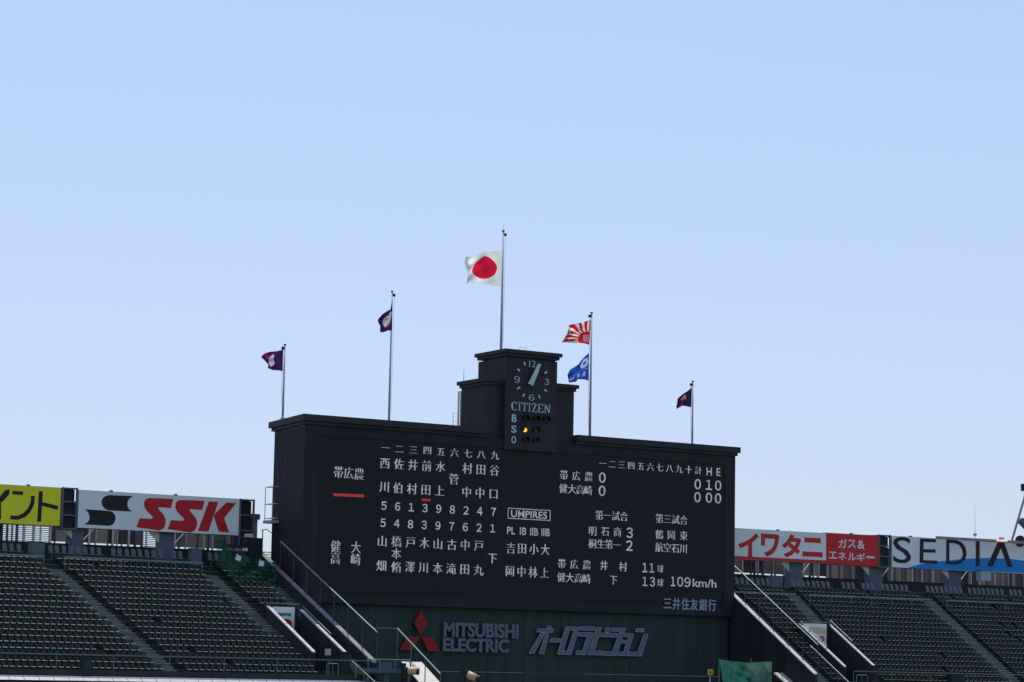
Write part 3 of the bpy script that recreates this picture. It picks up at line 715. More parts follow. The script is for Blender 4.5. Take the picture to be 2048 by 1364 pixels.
# steel speaker racks between the boards
def rack(x0, x1, z0, z1, label, deep=1.3):
    t = thing('speaker_rack', ((x0 + x1) / 2, YB0, z0), label, 'rack', 'steel racks at the ends of the advertising boards')
    for xx in (x0 + .06, x1 - .06):
        for yy in (YB0 + .02, YB0 + deep): MB().box(xx - .06, xx + .06, yy, yy + .12, z0, z1).build('post', rack_m, t)
    for k in range(4):
        z = z0 + .02 + (z1 - z0 - .14) * k / 3
        if k in (0, 1, 2, 3): MB().box(x0 + .13, x1 - .13, YB0 + .03, YB0 + deep + .1, z, z + .10).build('shelf', rack_m, t)
    for k in range(3):
        z = z0 + .14 + (z1 - z0 - .14) * k / 3
        MB().box(x0 + .16, x1 - .16, YB0 + .25, YB0 + deep - .1, z, z + (z1 - z0 - .14) / 3 - .15).build('speaker_box', rackdark_m, t)
    return t
rack(63.55, 64.68, 16.9, 19.72, 'steel speaker rack between the yellow board and the white board with red letters')
rack(76.60, 77.75, 16.3, 19.62, 'steel speaker rack between the red-lettered white board and the scoreboard')
rack(133.6, 134.9, 17.0, 19.68, 'steel speaker rack between the red board and the thin-lettered white board')

# ================================================================== STANDS
PHI = math.radians(2)
class Frame:
    def __init__(s, P, phi, sl, z0, rise):
        s.P = Vector((P[0], P[1], 0)); s.e1 = Vector((math.cos(phi), math.sin(phi), 0)); s.e2 = Vector((-math.sin(phi), math.cos(phi), 0))
        s.sl = sl; s.z0 = z0; s.rise = rise; s.dep = rise / sl; s.phi = phi
    def w(s, a, d, z): p = s.P + s.e1 * a + s.e2 * d; return Vector((p.x, p.y, z))
    def row(s, k): return (k * s.dep, s.z0 + k * s.rise)      # front edge of tread k and its height
    def boxw(s, mb, a0, a1, d0, d1, z0, z1):
        return mb.hexa([s.w(a0, d0, z0), s.w(a1, d0, z0), s.w(a1, d1, z0), s.w(a0, d1, z0), s.w(a0, d0, z1), s.w(a1, d0, z1), s.w(a1, d1, z1), s.w(a0, d1, z1)])
LF = Frame((78.2, 155), PHI, .47, 13.0, .37)
RF = Frame((115.4, 155), 0.0, .59, 13.2, .37)
K0, K1 = -15, 5             # rows: front .. back on the left
RK0, RK1 = -15, 5
def terrace(fr, k0, k1, a0, a1, name, back=7.5, nose=True):
    mb = MB()
    # stepped profile as one closed prism
    prof = []
    d, z = fr.row(k0); prof.append((d, z - 1.2)); 
    for k in range(k0, k1 + 1):
        d, z = fr.row(k); prof.append((d, z - (fr.rise if k > k0 else 0) + (0)))
        prof.append((d, z))
    d, z = fr.row(k1); prof.append((d + back, z)); prof.append((d + back, z - 4)); 
    prof = prof[1:] if False else prof
    pts = [(d_, z_) for d_, z_ in prof]
    n = len(pts); b = len(mb.v)
    for a in (a0, a1):
        for d_, z_ in pts: mb.v.append(tuple(fr.w(a, d_, z_)))
    for i in range(n): j = (i + 1) % n; mb.f.append((b + i, b + j, b + n + j, b + n + i))
    for off in (0, n):
        tri = tessellate_polygon([[Vector((p_[0], p_[1], 0)) for p_ in pts]])
        for t_ in tri: mb.f.append(tuple(b + off + i_ for i_ in t_))
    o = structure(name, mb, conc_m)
    if nose:
        for k in range(k0, k1 + 1):
            d, z = fr.row(k); nb = MB(); fr.boxw(nb, a0 + .01, a1 - .01, d - .014, d - .002, z - .05, z - .003); nb.build('nosing', nose_m, o)
    return o
LV = (-3.85, -1.45, -3.9)     # vomitory: a0, a1, back d
RV = (3.5, 6.45, -3.45)
def kback(fr, d): return int(math.ceil(d / fr.dep))
terrace(LF, K0, K1, -48, LV[0], 'left_terrace'); terrace(LF, kback(LF, LV[2]), K1, LV[0] + .001, LV[1] - .001, 'left_terrace'); tl3 = terrace(LF, K0, K1, LV[1], -.22, 'left_terrace')
terrace(RF, RK0, RK1, .25, RV[0], 'right_terrace'); terrace(RF, kback(RF, RV[2]), RK1, RV[0] + .001, RV[1] - .001, 'right_terrace'); terrace(RF, RK0, RK1, RV[1], 58, 'right_terrace')

# aisles with half steps; each step is a part of the aisle
def aisle(fr, pts, k0, k1, wid, label):
    (dA, aA), (dB, aB) = pts
    f = lambda d: aA + (aB - aA) * (d - dA) / (dB - dA)
    d, z = fr.row(k0); c = fr.w(f(d), d, z)
    t = thing('aisle_stair', c, label, 'stairs', 'concrete aisle stairs between the seats')
    for k in range(k0, k1 + 1):
        d, z = fr.row(k)
        for h in (0, 1):
            if k == k1 and h: continue
            dd = d + h * fr.dep / 2; a = f(dd)
            mb = MB(); fr.boxw(mb, a - wid / 2, a + wid / 2, dd - .0 + (.003 if h == 0 else 0), d + fr.dep - .004, z + .004 if h == 0 else z + .006 + .012, z + (.022 if h == 0 else fr.rise / 2))
            if h == 0: fr.boxw(mb, a - wid / 2, a + wid / 2, d - .03, d - .002, z - fr.rise / 2 + .01, z + .021)
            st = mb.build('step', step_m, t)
            if fr.w(a, dd, z).length > 0:
                nb = MB(); zt_ = z + .022 if h == 0 else z + fr.rise / 2; df = d - .03 if h == 0 else dd
                fr.boxw(nb, a - wid / 2 + .02, a + wid / 2 - .02, df - .012, df - .001, zt_ - .06, zt_ - .002); nb.build('nosing', stepglint_m, st)  # pale strip stands in for light on the tread edge
    return f
LA = [aisle(LF, ((4.4, -16.5), (-8.5, -14.7)), K0, K1 - 2, 1.25, 'left of the two open stairs in the left stand'),
      aisle(LF, ((4.2, -5.0), (-3.9, -4.55)), -8, K1 - 2, 1.2, 'stair ending at the poster entrance of the left stand')]
RA = [aisle(RF, ((2.8, 7.2), (-3.1, 6.4)), kback(RF, RV[2]), RK1 - 2, 1.3, 'stair above the poster entrance of the right stand'),
      aisle(RF, ((2.8, 20.8), (-8.5, 20.1)), RK0, RK1 - 2, 1.4, 'long stair in the middle of the right stand seats')]
LN = aisle(LF, ((4, -.62), (-10, -.62)), K0, 2, 1.0, 'narrow stair beside the sloping wall left of the scoreboard')
RN = aisle(RF, ((4, 1.15), (-10, 1.15)), RK0, 1, 1.3, 'narrow stair beside the sloping wall right of the scoreboard')

# seats
def seat_mesh(name):
    mb = MB()
    # pan with bevelled front lip (local: x across, y to the back, z up)
    w = .155; b = len(mb.v)
    prof = [(.16, .335), (.115, .35), (.112, .375), (.130, .400), (.165, .418), (.50, .400), (.50, .375)]
    for x in (-w, w):
        for y, z in prof: mb.v.append((x, y, z))
    n = len(prof)
    for i in range(n): j = (i + 1) % n; mb.f.append((b + i, b + j, b + n + j, b + n + i))

    mb.f += [tuple(range(b, b + n)), tuple(range(b + n, b + 2 * n))[::-1]]
    # reclined back
    mb.hexa([(-w, .455, .45), (w, .455, .45), (w, .485, .45), (-w, .485, .45), (-w * .94, .52, .655), (w * .94, .52, .655), (w * .94, .56, .645), (-w * .94, .56, .645)])
    mb.box(-.03, .03, .28, .36, 0.0, .36)
    return mb
def solid(mb, name, material):
    me = bpy.data.meshes.new(name); me.from_pydata(mb.v, [], mb.f); me.materials.append(material)
    bm = bmesh.new(); bm.from_mesh(me); bmesh.ops.recalc_face_normals(bm, faces=bm.faces); bm.to_mesh(me); bm.free(); return me
SM = seat_mesh('seat')
PITCH = .435
def seats_in(fr, k, spans):
    d, z = fr.row(k); out = []
    for a0, a1 in spans:
        n = int((a1 - a0) / PITCH)
        off = (a1 - a0 - n * PITCH) / 2
        for i in range(n):
            if random.random() < .012: continue
            out.append((a0 + off + (i + .5) * PITCH + random.uniform(-.012, .012), d + random.uniform(-.012, .012), z))
    return out
def spansL(k):
    d, _ = LF.row(k); a1 = LA[0](d); s = [(-47.5, a1 - .62)]
    a2 = LA[1](d)
    if k < -8: s.append((a1 + .62, LV[0] - .25))
    elif d < LV[2] + .2: s.append((a1 + .62, a2 - .58))
    else: s += [(a1 + .62, a2 - .58), (a2 + .9, -1.15)]
    return s
def spansR(k):
    d, _ = RF.row(k); a2 = RA[1](d)
    if d < RV[2] + .2: s = [(1.85, RV[0] - .25), (RV[1] + .25, a2 - .68)]
    else: a1 = RA[0](d); s = [(1.85, a1 - .62), (a1 + .62, a2 - .68)]
    s.append((a2 + .68, 57)); return s
allL = [(LF, s) for k in range(K0, 2) for s in seats_in(LF, k, spansL(k))]
allR = [(RF, s) for k in range(RK0, 1) for s in seats_in(RF, k, spansR(k))]
def px_x(p): d = p - EYE; return 1024 + F * d.dot(rt) / d.dot(fw)
def visible(fr, s): x = px_x(fr.w(s[0], s[1], s[2])); return -10 < x < 2058
allL.sort(key=lambda q: (not visible(*q), q[1][1]))
ind = allL[:295]; rest = allL[295:] + allR

NF = len(SM.f)
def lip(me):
    me.materials.append(lipglint_m)
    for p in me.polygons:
        if p.index % NF in (2, 3, 10): p.material_index = 1  # front lip and backrest top get the painted sun highlight
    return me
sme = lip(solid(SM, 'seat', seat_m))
first = None
def put_obj(name, me, loc, rz):
    o = bpy.data.objects.new(name, me); COL.objects.link(o); o.location = loc; o.rotation_euler = (0, 0, rz); return o
for fr, (a, d, z) in ind:
    o = put_obj('stadium_seat', sme, fr.w(a, d, z), fr.phi)
    tag(o, 'dark green plastic seat in the lowest rows of the left stand', 'seat', 'seats in the lowest rows of the left stand')
mbr = MB()
for fr, (a, d, z) in rest:
    b = len(mbr.v); o = fr.w(a, d, z)
    for x, y, zz in SM.v: q = o + fr.e1 * x + fr.e2 * y; mbr.v.append((q.x, q.y, zz + z))
    mbr.f += [tuple(b + i for i in f) for f in SM.f]
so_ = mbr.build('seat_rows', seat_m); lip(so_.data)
tag(so_, 'rows of dark green plastic seats filling the upper left stand and the right stand', 'seats', kind='stuff')

# upper section: two rows of seats behind the white rail, then the back row of shells
def upper(fr, k_rail, spans, label, amin, amax):
    d, z = fr.row(k_rail)
    t = thing('rail_barrier', fr.w((spans[0][0] + spans[-1][1]) / 2, d, z), label, 'railing', 'long rails near the top of the stands')
    for a0, a1 in spans:
        mb = MB(); mb.beam(fr.w(a0, d - .05, z + .83), fr.w(a1, d - .05, z + .83), .09, .10); mb.build('rail', rail_m, t)
        n = int((a1 - a0) / 2)
        for i in range(n + 1):
            a = a0 + .05 + (a1 - a0 - .1) * i / max(1, n); MB().tube([fr.w(a, d - .05, z), fr.w(a, d - .05, z + .78)], .025, 5).build('post', rail_m, t)
    return t
upper(LF, 3, [(-47, LA[0](2.4) - .7), (LA[0](2.4) + .7, LA[1](2.4) - .6)], 'long pale rail near the top of the left stand', 0, 0)
upper(RF, 1, [(.4, RA[0](1) - .65), (RA[0](1) + .65, RA[1](1) - .75), (RA[1](1) + .75, 57)], 'long pale rail near the top of the right stand', 0, 0)
mu = MB()
for fr, ks, sp in ((LF, (2, 3, 4), spansL), (RF, (1, 2, 3), spansR)):
    for k in ks:
        for (a, d, z) in seats_in(fr, k, sp(k)):
            b = len(mu.v); o = fr.w(a, d + .12, z)
            for x, y, zz in SM.v: q = o + fr.e1 * x + fr.e2 * y; mu.v.append((q.x, q.y, zz + z))
            mu.f += [tuple(b + i for i in f) for f in SM.f]
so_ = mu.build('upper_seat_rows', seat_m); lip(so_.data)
tag(so_, 'dark seats of the short upper rows behind the long rails', 'seats', kind='stuff')
# back row chairs with rounded grey shells
cm = MB()
pts = [(-.13, .42), (.13, .42), (.155, .75), (.13, .88), (.06, .94), (-.06, .94), (-.13, .88), (-.155, .75)]
b = 0
cm.v = [(x, .42 + (z - .42) * .25, z) for x, z in pts] + [(x, .47 + (z - .42) * .25, z) for x, z in pts]
cm.f = [tuple(range(8)), tuple(range(8, 16))[::-1]] + [(i, (i + 1) % 8, 8 + (i + 1) % 8, 8 + i) for i in range(8)]
cm.box(-.2, .2, .1, .44, .38, .43); cm.box(-.03, .03, .24, .3, 0, .38)
cme = solid(cm, 'back_row_chair', backseat_m)
for fr, k, sp, side in ((LF, 5, spansL, 'left'), (RF, 4, spansR, 'right')):
    d, z = fr.row(k)
    for a0, a1 in sp(k):
        n = int((a1 - a0) / .5)
        for i in range(n):
            a = a0 + .25 + i * .5
            if not visible(fr, (a, d, z)): continue
            if i % 9 == 8 or random.random() < .05: continue
            o = put_obj('back_row_chair', cme, fr.w(a, d + .15, z), fr.phi + random.uniform(-.06, .06))
            tag(o, 'grey rounded shell chair in the back row of the %s stand under the boards' % side, 'chair', 'rounded chairs in the back row of the %s stand' % side)

# ------------------------------------------------------------------ sloping walls with coping, fences
def slope_wall(fr, a, th, dtop, dbot, hgt, name, label, group, n, zbot=6.0, capm=cope_m, over=.03, cat='wall', gapend=True, cap_h=.09):
    ztop = lambda d: fr.z0 + fr.sl * d + hgt
    t = thing(name, fr.w(a, dbot, zbot), label, cat, group)
    mb = MB(); mb.hexa([fr.w(a - th / 2, dbot, zbot), fr.w(a + th / 2, dbot, zbot), fr.w(a + th / 2, dtop, zbot), fr.w(a - th / 2, dtop, zbot),
                        fr.w(a - th / 2, dbot, ztop(dbot)), fr.w(a + th / 2, dbot, ztop(dbot)), fr.w(a + th / 2, dtop, ztop(dtop)), fr.w(a - th / 2, dtop, ztop(dtop))])
    mb.build('wall_body', darkwall_m, t)
    L = (dtop - dbot) / n
    for i in range(n):
        d0 = dbot + i * L + .025; d1 = dbot + (i + 1) * L - .025; hw = th / 2 + over
        MB().hexa([fr.w(a - hw, d0, ztop(d0) + .003), fr.w(a + hw, d0, ztop(d0) + .003), fr.w(a + hw, d1, ztop(d1) + .003), fr.w(a - hw, d1, ztop(d1) + .003),
                   fr.w(a - hw, d0, ztop(d0) + cap_h), fr.w(a + hw, d0, ztop(d0) + cap_h), fr.w(a + hw, d1, ztop(d1) + cap_h), fr.w(a - hw, d1, ztop(d1) + cap_h)]).build('coping_stone', capm, t)
    return t
g = 'sloping walls with pale coping'
cope2_m = mat('grey glossy coping', (.24, .24, .245), .28, .1, 3, spec=1.0)
slope_wall(LF, -.02, .30, 4.5, -11.4, .82, 'sloping_wall', 'long sloping coped wall between the left stand and the scoreboard', g, 8, capm=cope2_m)
slope_wall(RF, .10, .30, 1.0, -9.7, .80, 'sloping_wall', 'long sloping coped wall between the scoreboard and the right stand', g, 6)
slope_wall(LF, LV[0] + .05, .18, LV[2], -10.2, .82, 'sloping_wall', 'coped wall on the left side of the left stand entrance', g, 5, 7.2)
slope_wall(LF, LV[1] - .05, .18, LV[2] - .4, -10.3, .82, 'sloping_wall', 'coped wall on the right side of the left stand entrance', g, 5, 7.2)
slope_wall(RF, RV[0] + .05, .18, RV[2], -8.75, .82, 'sloping_wall', 'coped wall on the left side of the right stand entrance', g, 5, 7.2)
slope_wall(RF, RV[1] - .05, .18, RV[2] + .1, -8.75, .82, 'sloping_wall', 'coped wall on the right side of the right stand entrance', g, 5, 7.2)
# handrails beside entrance walls
postm = mat('dark fence post', (.045, .055, .065), .6, .1, 4)
def sloped_rail(fr, a, d0, d1, h, r, name, label, cat, nposts, group='sloping handrails', hp=None, mm=rail_m, z=None):
    t = thing(name, fr.w(a, d1, fr.z0 + fr.sl * d1), label, cat, group)
    zz = lambda d: fr.z0 + fr.sl * d
    MB().tube([fr.w(a, d0, zz(d0) + h), fr.w(a, d1, zz(d1) + h)], r, 6).build('rail', mm, t)
    for i in range(nposts):
        d = d0 + (d1 - d0) * i / (nposts - 1); lo = hp if hp is not None else 0
        MB().tube([fr.w(a, d, zz(d) + lo), fr.w(a, d, zz(d) + h - .02)], r * .7, 5).build('post', postm, t)
    return t
darkrail_m = mat('dark grey rail', (.10, .14, .15), .45, .1, 4, spec=.5)
sloped_rail(LF, -.02, 1.6, -11.6, 2.85, .055, 'sloping_fence', 'tall sloping rail on posts above the coped wall left of the scoreboard', 'fence', 8, 'tall sloping fences beside the scoreboard', .9)
sloped_rail(RF, .10, .5, -9.9, 3.05, .04, 'sloping_fence', 'tall sloping rail on posts above the coped wall right of the scoreboard', 'fence', 7, 'tall sloping fences beside the scoreboard', .9)
sloped_rail(LF, LV[1] + .1, LV[2] - .2, -8.0, 1.05, .03, 'handrail', 'short brown handrail along the right wall of the left entrance', 'handrail', 4)
sloped_rail(RF, RV[0] + .05, RV[2] - .1, -6.6, 1.12, .028, 'handrail', 'thin handrail over the left wall of the right entrance', 'handrail', 4)
sloped_rail(RF, RV[1] + .1, RV[2] + .2, -5.9, 1.12, .028, 'handrail', 'thin handrail over the right wall of the right entrance', 'handrail', 4)
sloped_rail(RF, 2.25, -6.3, -11.2, .95, .035, 'handrail', 'lowest handrail crossing in front of the right entrance', 'handrail', 4)

# entrances: back wall, floor, poster
def entrance(fr, V, label, poster):
    a0, a1, db = V; zt = fr.z0 + fr.sl * db + .95
    t = thing('stand_entrance', fr.w((a0 + a1) / 2, db, 8.2), label, 'entrance')
    mb = MB(); fr.boxw(mb, a0 + .15, a1 - .15, db - .12, db + .05, 7.2, zt); mb.build('back_wall', darkwall_m, t)
    mb = MB(); fr.boxw(mb, a0 + .15, a1 - .15, -11.5, db - .13, 7.0, 7.9); mb.build('floor', conc_m, t)
    mb = MB(); mb.beam(fr.w(a0, db - .05, zt + .12), fr.w(a1, db - .05, zt + .12), .07, .07); mb.build('top_rail', rail_m, t)
    return t, zt
el, zl = entrance(LF, LV, 'entrance cut into the left stand with a white poster at its head', 0)
er, zr_ = entrance(RF, RV, 'entrance cut into the right stand with a red and white poster at its head', 0)
def pw(fr, a, z, V, lift): return fr.w(a, V[2] - .125 - lift, z)
def pquad(fr, V, pts, lift, mm, parent, name):
    mb = MB(); P = [pw(fr, a, z, V, lift) for a, z in pts]; Q = [p + fr.e2 * .006 for p in P]; n = len(P); b = 0
    mb.v = [tuple(p) for p in P + Q]
    tri = tessellate_polygon([[Vector((a, z, 0)) for a, z in pts]])
    for t_ in tri: mb.f.append(tuple(t_)); mb.f.append(tuple(n + i for i in t_))
    for i in range(n): mb.f.append((i, (i + 1) % n, n + (i + 1) % n, n + i))
    return mb.build(name, mm, parent)
def circ(cx, cz, r, n=24, t0=0, t1=2 * math.pi): return [(cx + r * math.cos(t0 + (t1 - t0) * i / n), cz + r * math.sin(t0 + (t1 - t0) * i / n)) for i in range(n + (0 if t1 - t0 > 6.2 else 1))]
po = thing('poster', pw(LF, -2.65, 10.0, LV, 0), 'white poster with a green square and red ball at the left stand entrance', 'poster')
ax0, ax1, az0, az1 = -3.55, -1.88, 9.2, 12.02
pquad(LF, LV, [(ax0, az0), (ax1, az0), (ax1, az1), (ax0, az1)], .008, mat('white poster', (.88, .88, .86), .5, .03, 2), po, 'sheet')
pquad(LF, LV, [(-3.35, 10.55), (-2.15, 10.55), (-2.15, 11.62), (-3.35, 11.62)], .016, mat('green print', (.01, .25, .12), .6, 0), po, 'green_block')
pquad(LF, LV, circ(-2.50, 10.85, .62), .024, whitesign_m, po, 'white_ring')
pquad(LF, LV, circ(-2.45, 10.85, .40), .032, mat('red print', (.42, .01, .015), .6, 0), po, 'red_ball')
mb = MB()
po2 = thing('poster', pw(RF, 5, 10.0, RV, 0), 'white poster with red lettering and a yellow comb pattern at the right stand entrance', 'poster')
bx0, bx1, bz0, bz1 = 3.85, 5.95, 9.3, 12.1
pquad(RF, RV, [(bx0, bz0), (bx1, bz0), (bx1, bz1), (bx0, bz1)], .008, MATS['white poster'], po2, 'sheet')
for i in range(13):
    a = bx0 + .3 + i * .13; h = .42 - .22 * math.sin(math.pi * i / 12)
    pquad(RF, RV, [(a, bz1 - .75 + i * .0), (a + .07, bz1 - .75), (a + .07, bz1 - .15 - h * .4), (a, bz1 - .15 - h * .4)], .016, mat('yellow print', (.55, .38, .06), .6, 0), po2, 'comb_stripe')
def word(fr, V, text, a0, a1, z0, z1, mm, parent, lift):
    G, Fc = glyph(text, 0, False, .03); xs = [v.x for v in G]; ys = [v.y for v in G]
    mb = MB(); mb.v = [tuple(pw(fr, a0 + (v.x - min(xs)) / (max(xs) - min(xs)) * (a1 - a0), z0 + (v.y - min(ys)) / (max(ys) - min(ys)) * (z1 - z0), V, lift)) for v in G]; mb.f = list(Fc)
    return mb.build('lettering', mm, parent)
rp = mat('crimson print', (.50, .02, .07), .6, 0)
word(RF, RV, 'CUP', 4.5, 5.75, 10.55, 11.2, rp, po2, .018)
word(RF, RV, 'NOODLE', 4.6, 5.85, 9.95, 10.4, rp, po2, .018)

# ------------------------------------------------------------------ foot of the stands: walkway, fence, parapet with coping
def foot(fr, k0, a0, a1, side, zc_=7.33):
    d, z = fr.row(k0)
    t = thing('parapet', fr.w((a0 + a1) / 2, d - 1.2, 0), 'dark parapet wall with bright coping ledge at the foot of the %s stand' % side, 'wall')
    mb = MB(); fr.boxw(mb, a0, a1, d - 1.45, d - .9, 0, zc_ - .25); mb.build('wall_body', green_m, t)
    mb = MB(); fr.boxw(mb, a0, a1, d - 1.02, d - .92, zc_ + .008, 7.72); mb.build('upstand', darkwall_m, t)
    n = int((a1 - a0) / .93)
    for i in range(n):
        x1 = a1 - i * .93 - .018; x0 = a1 - (i + 1) * .93 + .018
        if i > 56: break
        MB().hexa([fr.w(x0, d - 1.80, zc_ - .245), fr.w(x1, d - 1.80, zc_ - .245), fr.w(x1, d - 1.03, zc_ - .245), fr.w(x0, d - 1.03, zc_ - .245),
                   fr.w(x0, d - 1.46, zc_), fr.w(x1, d - 1.46, zc_), fr.w(x1, d - 1.03, zc_ + .01), fr.w(x0, d - 1.03, zc_ + .01)]).build('coping_stone', cope_m, t)
    f = thing('barrier_fence', fr.w((a0 + a1) / 2, d - .97, 7.73), 'thin rail on posts in front of the lowest seats of the %s stand' % side, 'fence')
    MB().beam(fr.w(a0, d - .97, 8.60), fr.w(a1, d - .97, 8.60), .05, .07).build('top_rail', darkrail_m, f)
    n = int((a1 - a0) / 3.4)
    for i in range(n + 1):
        a = a0 + (a1 - a0) * i / n; MB().tube([fr.w(a, d - .97, 7.725), fr.w(a, d - .97, 8.56)], .025, 5).build('post', darkrail_m, f)
foot(LF, K0, -48, -.5, 'left')
foot(RF, RK0, 3.0, 57, 'right')
def cabinet(px0, px1, y0, y1, Y, label):
    A = onY(px0, y1, Y); B = onY(px1, y0, Y)
    t = thing('equipment_cabinet', ((A.x + B.x) / 2, Y, A.z), label, 'cabinet')
    MB().box(A.x, B.x, Y, Y + .5, A.z, B.z).build('body', mat('dark green cabinet', (.012, .026, .026), .6, .1, 3), t)
    MB().box(A.x + .05, B.x - .05, Y - .02, Y - .002, A.z + .06, B.z - .06).build('door', mat('dark green cabinet door', (.014, .03, .03), .6, .1, 3), t)
    MB().box(A.x - .02, B.x + .02, Y - .03, Y + .52, B.z + .001, B.z + .04).build('lid', darkwall_m, t)
cabinet(166, 184, 1318, 1340, 141.5, 'dark green cabinet standing on the walkway of the left stand')
cabinet(1902, 1928, 1350, 1375, 145.5, 'dark green cabinet standing on the walkway of the right stand')
# dark piers at the entrance mouths
for lb, p0, p1, yt, Y in (('dark pier closing the right wall of the left entrance', 688, 700, 1305, 143.9), ('dark pier closing the right wall of the right entrance', 1746, 1757, 1332, 146.0)):
    A = onY(p0, yt, Y); B = onY(p1, yt, Y)
    t = thing('pier', (A.x, Y, 6.5), lb, 'pier', 'dark piers at the stand entrances')
    MB().box(A.x, B.x, Y, Y + .4, 5.5, A.z).build('shaft', darkwall_m, t)
    MB().box(A.x - .03, B.x + .03, Y - .03, Y + .43, A.z + .001, A.z + .06).build('cap', conc_m, t)
def arch_rail(px0, px1, y0, y1, Y, label):
    A = onY(px0, y0, Y); B = onY(px1, y1, Y)
    t = thing('hoop_rail', (A.x, Y, B.z), label, 'railing', 'hoop rails at the stand entrances')
    MB().tube([(A.x, Y, B.z), (A.x, Y, A.z - .1), (A.x + .06, Y, A.z), (B.x - .06, Y, A.z), (B.x, Y, A.z - .1), (B.x, Y, B.z)], .028, 6).build('hoop', rail_m, t)
    MB().tube([((A.x + B.x) / 2, Y, B.z), ((A.x + B.x) / 2, Y, A.z - .03)], .018, 5).build('bar', rail_m, t)
arch_rail(654, 676, 1327, 1362, 142.5, 'pale hoop rail in the mouth of the left entrance')
arch_rail(1713, 1735, 1350, 1385, 145, 'pale hoop rail in the mouth of the right entrance')
p = onY(656, 1304, 144.2)
t = thing('notice_plate', p, 'small pale square notice hung at the mouth of the left entrance', 'sign')
MB().box(p.x - .21, p.x + .21, 144.2, 144.23, p.z - .2, p.z + .2).build('plate', mat('pale grey notice', (.42, .40, .46), .6, .05, 5), t)
MB().box(p.x - .24, p.x + .24, 144.231, 144.26, p.z - .23, p.z + .23).build('frame', darkwall_m, t)
MB().tube([(p.x, 144.28, 7.5), (p.x, 144.28, p.z + .2)], .025, 5).build('post', darkwall_m, t)

# ------------------------------------------------------------------ top concourse behind the boards
YR = 166.0
def rear(x0, x1, slit, side):
    zt0 = 14.6
    t = thing('concourse_wall', ((x0 + x1) / 2, YR, 15), 'rear concourse wall of posts and panels under the boards of the %s stand' % side, 'wall')
    zs_ = 16.28
    MB().box(x0, x1, YR, YR + .25, 10, zs_).build('parapet', darkwall_m, t)
    MB().box(x0, x1, YR - .2, YR + .35, 18.6, 19.0).build('head_beam', rack_m, t)
    x = x0; i = 0
    while x < x1 - .3:
        w = random.choice((.35, .5, .7, .9)); e = min(x + w, x1 - .02)
        sl_ = slit(x)
        mm = random.choice((rear_m, rear2_m, window_m) if side == 'left' or x < 132 else (rear_m, rear2_m, rear_m, rear2_m, window_m))
        if sl_ == 'louvre':
            z = zs_ + .02
            while z < 17.6:
                MB().box(x + .06, e - .06, YR + .05, YR + .12, z, z + .055).build('slat', rack_m, t); z += .13
        else:
            g_ = .11 if sl_ == 'slit' else .004
            MB().box(x + .05, e - .05, YR + .04, YR + .12, zs_ + g_, 18.59).build('panel', mm, t)
        pw_ = random.choice((.025, .05, .07)); MB().box(x - pw_, x + pw_ - .001, YR - .02, YR + .2, zs_ + .001, 18.59).build('post', rack_m if random.random() < .6 else strut_m, t)
        x = e
    return t
def sl1(x):
    if x < 61.5: return 'solid'
    if x < 64.9: return 'louvre'
    if 71.9 < x < 73.4: return 'louvre'
    if x > 78.3: return 'solid'
    return 'slit'
rear(52, 81.0, sl1, 'left')
rear(119, 163, lambda x: 'slit' if x < 132.5 else 'solid', 'right')
# columns carrying the boards, with brackets and braces
def bcol(px0, px1, ytop, label):
    A = onY(px0, ytop, YB0 + .55); B = onY(px1, ytop, YB0 + .55)
    t = thing('board_column', ((A.x + B.x) / 2, YB0 + .8, 14.5), label, 'column', 'blue grey columns carrying the boards')
    MB().box(A.x, B.x, YB0 + .55, YB0 + 1.25, 14.2, 18.8).build('shaft', column_m, t)
    w = B.x - A.x
    MB().hexa([(A.x - .75, YB0 + .6, 16.95), (A.x - .02, YB0 + .6, 16.35), (A.x - .02, YB0 + .68, 16.35), (A.x - .75, YB0 + .68, 16.95),
               (A.x - .75, YB0 + .6, 17.12), (A.x - .02, YB0 + .6, 17.12), (A.x - .02, YB0 + .68, 17.12), (A.x - .75, YB0 + .68, 17.12)]).build('bracket', strut_m, t)
    MB().beam((B.x + .02, YB0 + .64, 16.3), (B.x + .8, YB0 + .64, 17.12), .06, .06).build('brace', strut_m, t)
bcol(146, 168, 1060, 'blue grey column under the left end of the red-lettered white board')
bcol(320, 349, 1068, 'blue grey column under the middle of the red-lettered white board')
bcol(1580, 1605, 1125, 'blue grey column under the four red katakana')
bcol(1740, 1765, 1135, 'blue grey column at the right end of the red board')
bcol(1899, 1922, 1140, 'blue grey column under the middle of the thin-lettered board')
bcol(2075, 2098, 1140, 'blue grey column just beyond the right edge of the view')
# cabinets on the concourse edge
for px0, px1, y0, y1, lb in ((383, 404, 1098, 1115, 'grey box on the concourse beside the green net'), (1543, 1566, 1153, 1166, 'grey box at the head of the stair above the right entrance'),
                             (62, 90, 1085, 1108, 'grey box at the head of the left open stair'), (1962, 1982, 1143, 1161, 'pale panel on the concourse under the blue wave')):
    A = onY(px0, y1, 159.2); B = onY(px1, y0, 159.2)
    t = thing('concourse_box', ((A.x + B.x) / 2, 159.2, A.z), lb, 'box', 'boxes on the top concourse')
    MB().box(A.x, B.x, 159.2, 159.8, A.z - (1 if px0 < 1900 else 0), B.z).build('body', column_m if px0 < 1900 else mat('pale panel', (.36, .40, .48), .6, .05, 2), t)
    MB().box(A.x - .03, B.x + .03, 159.17, 159.83, B.z + .001, B.z + .05).build('lid', rack_m, t)
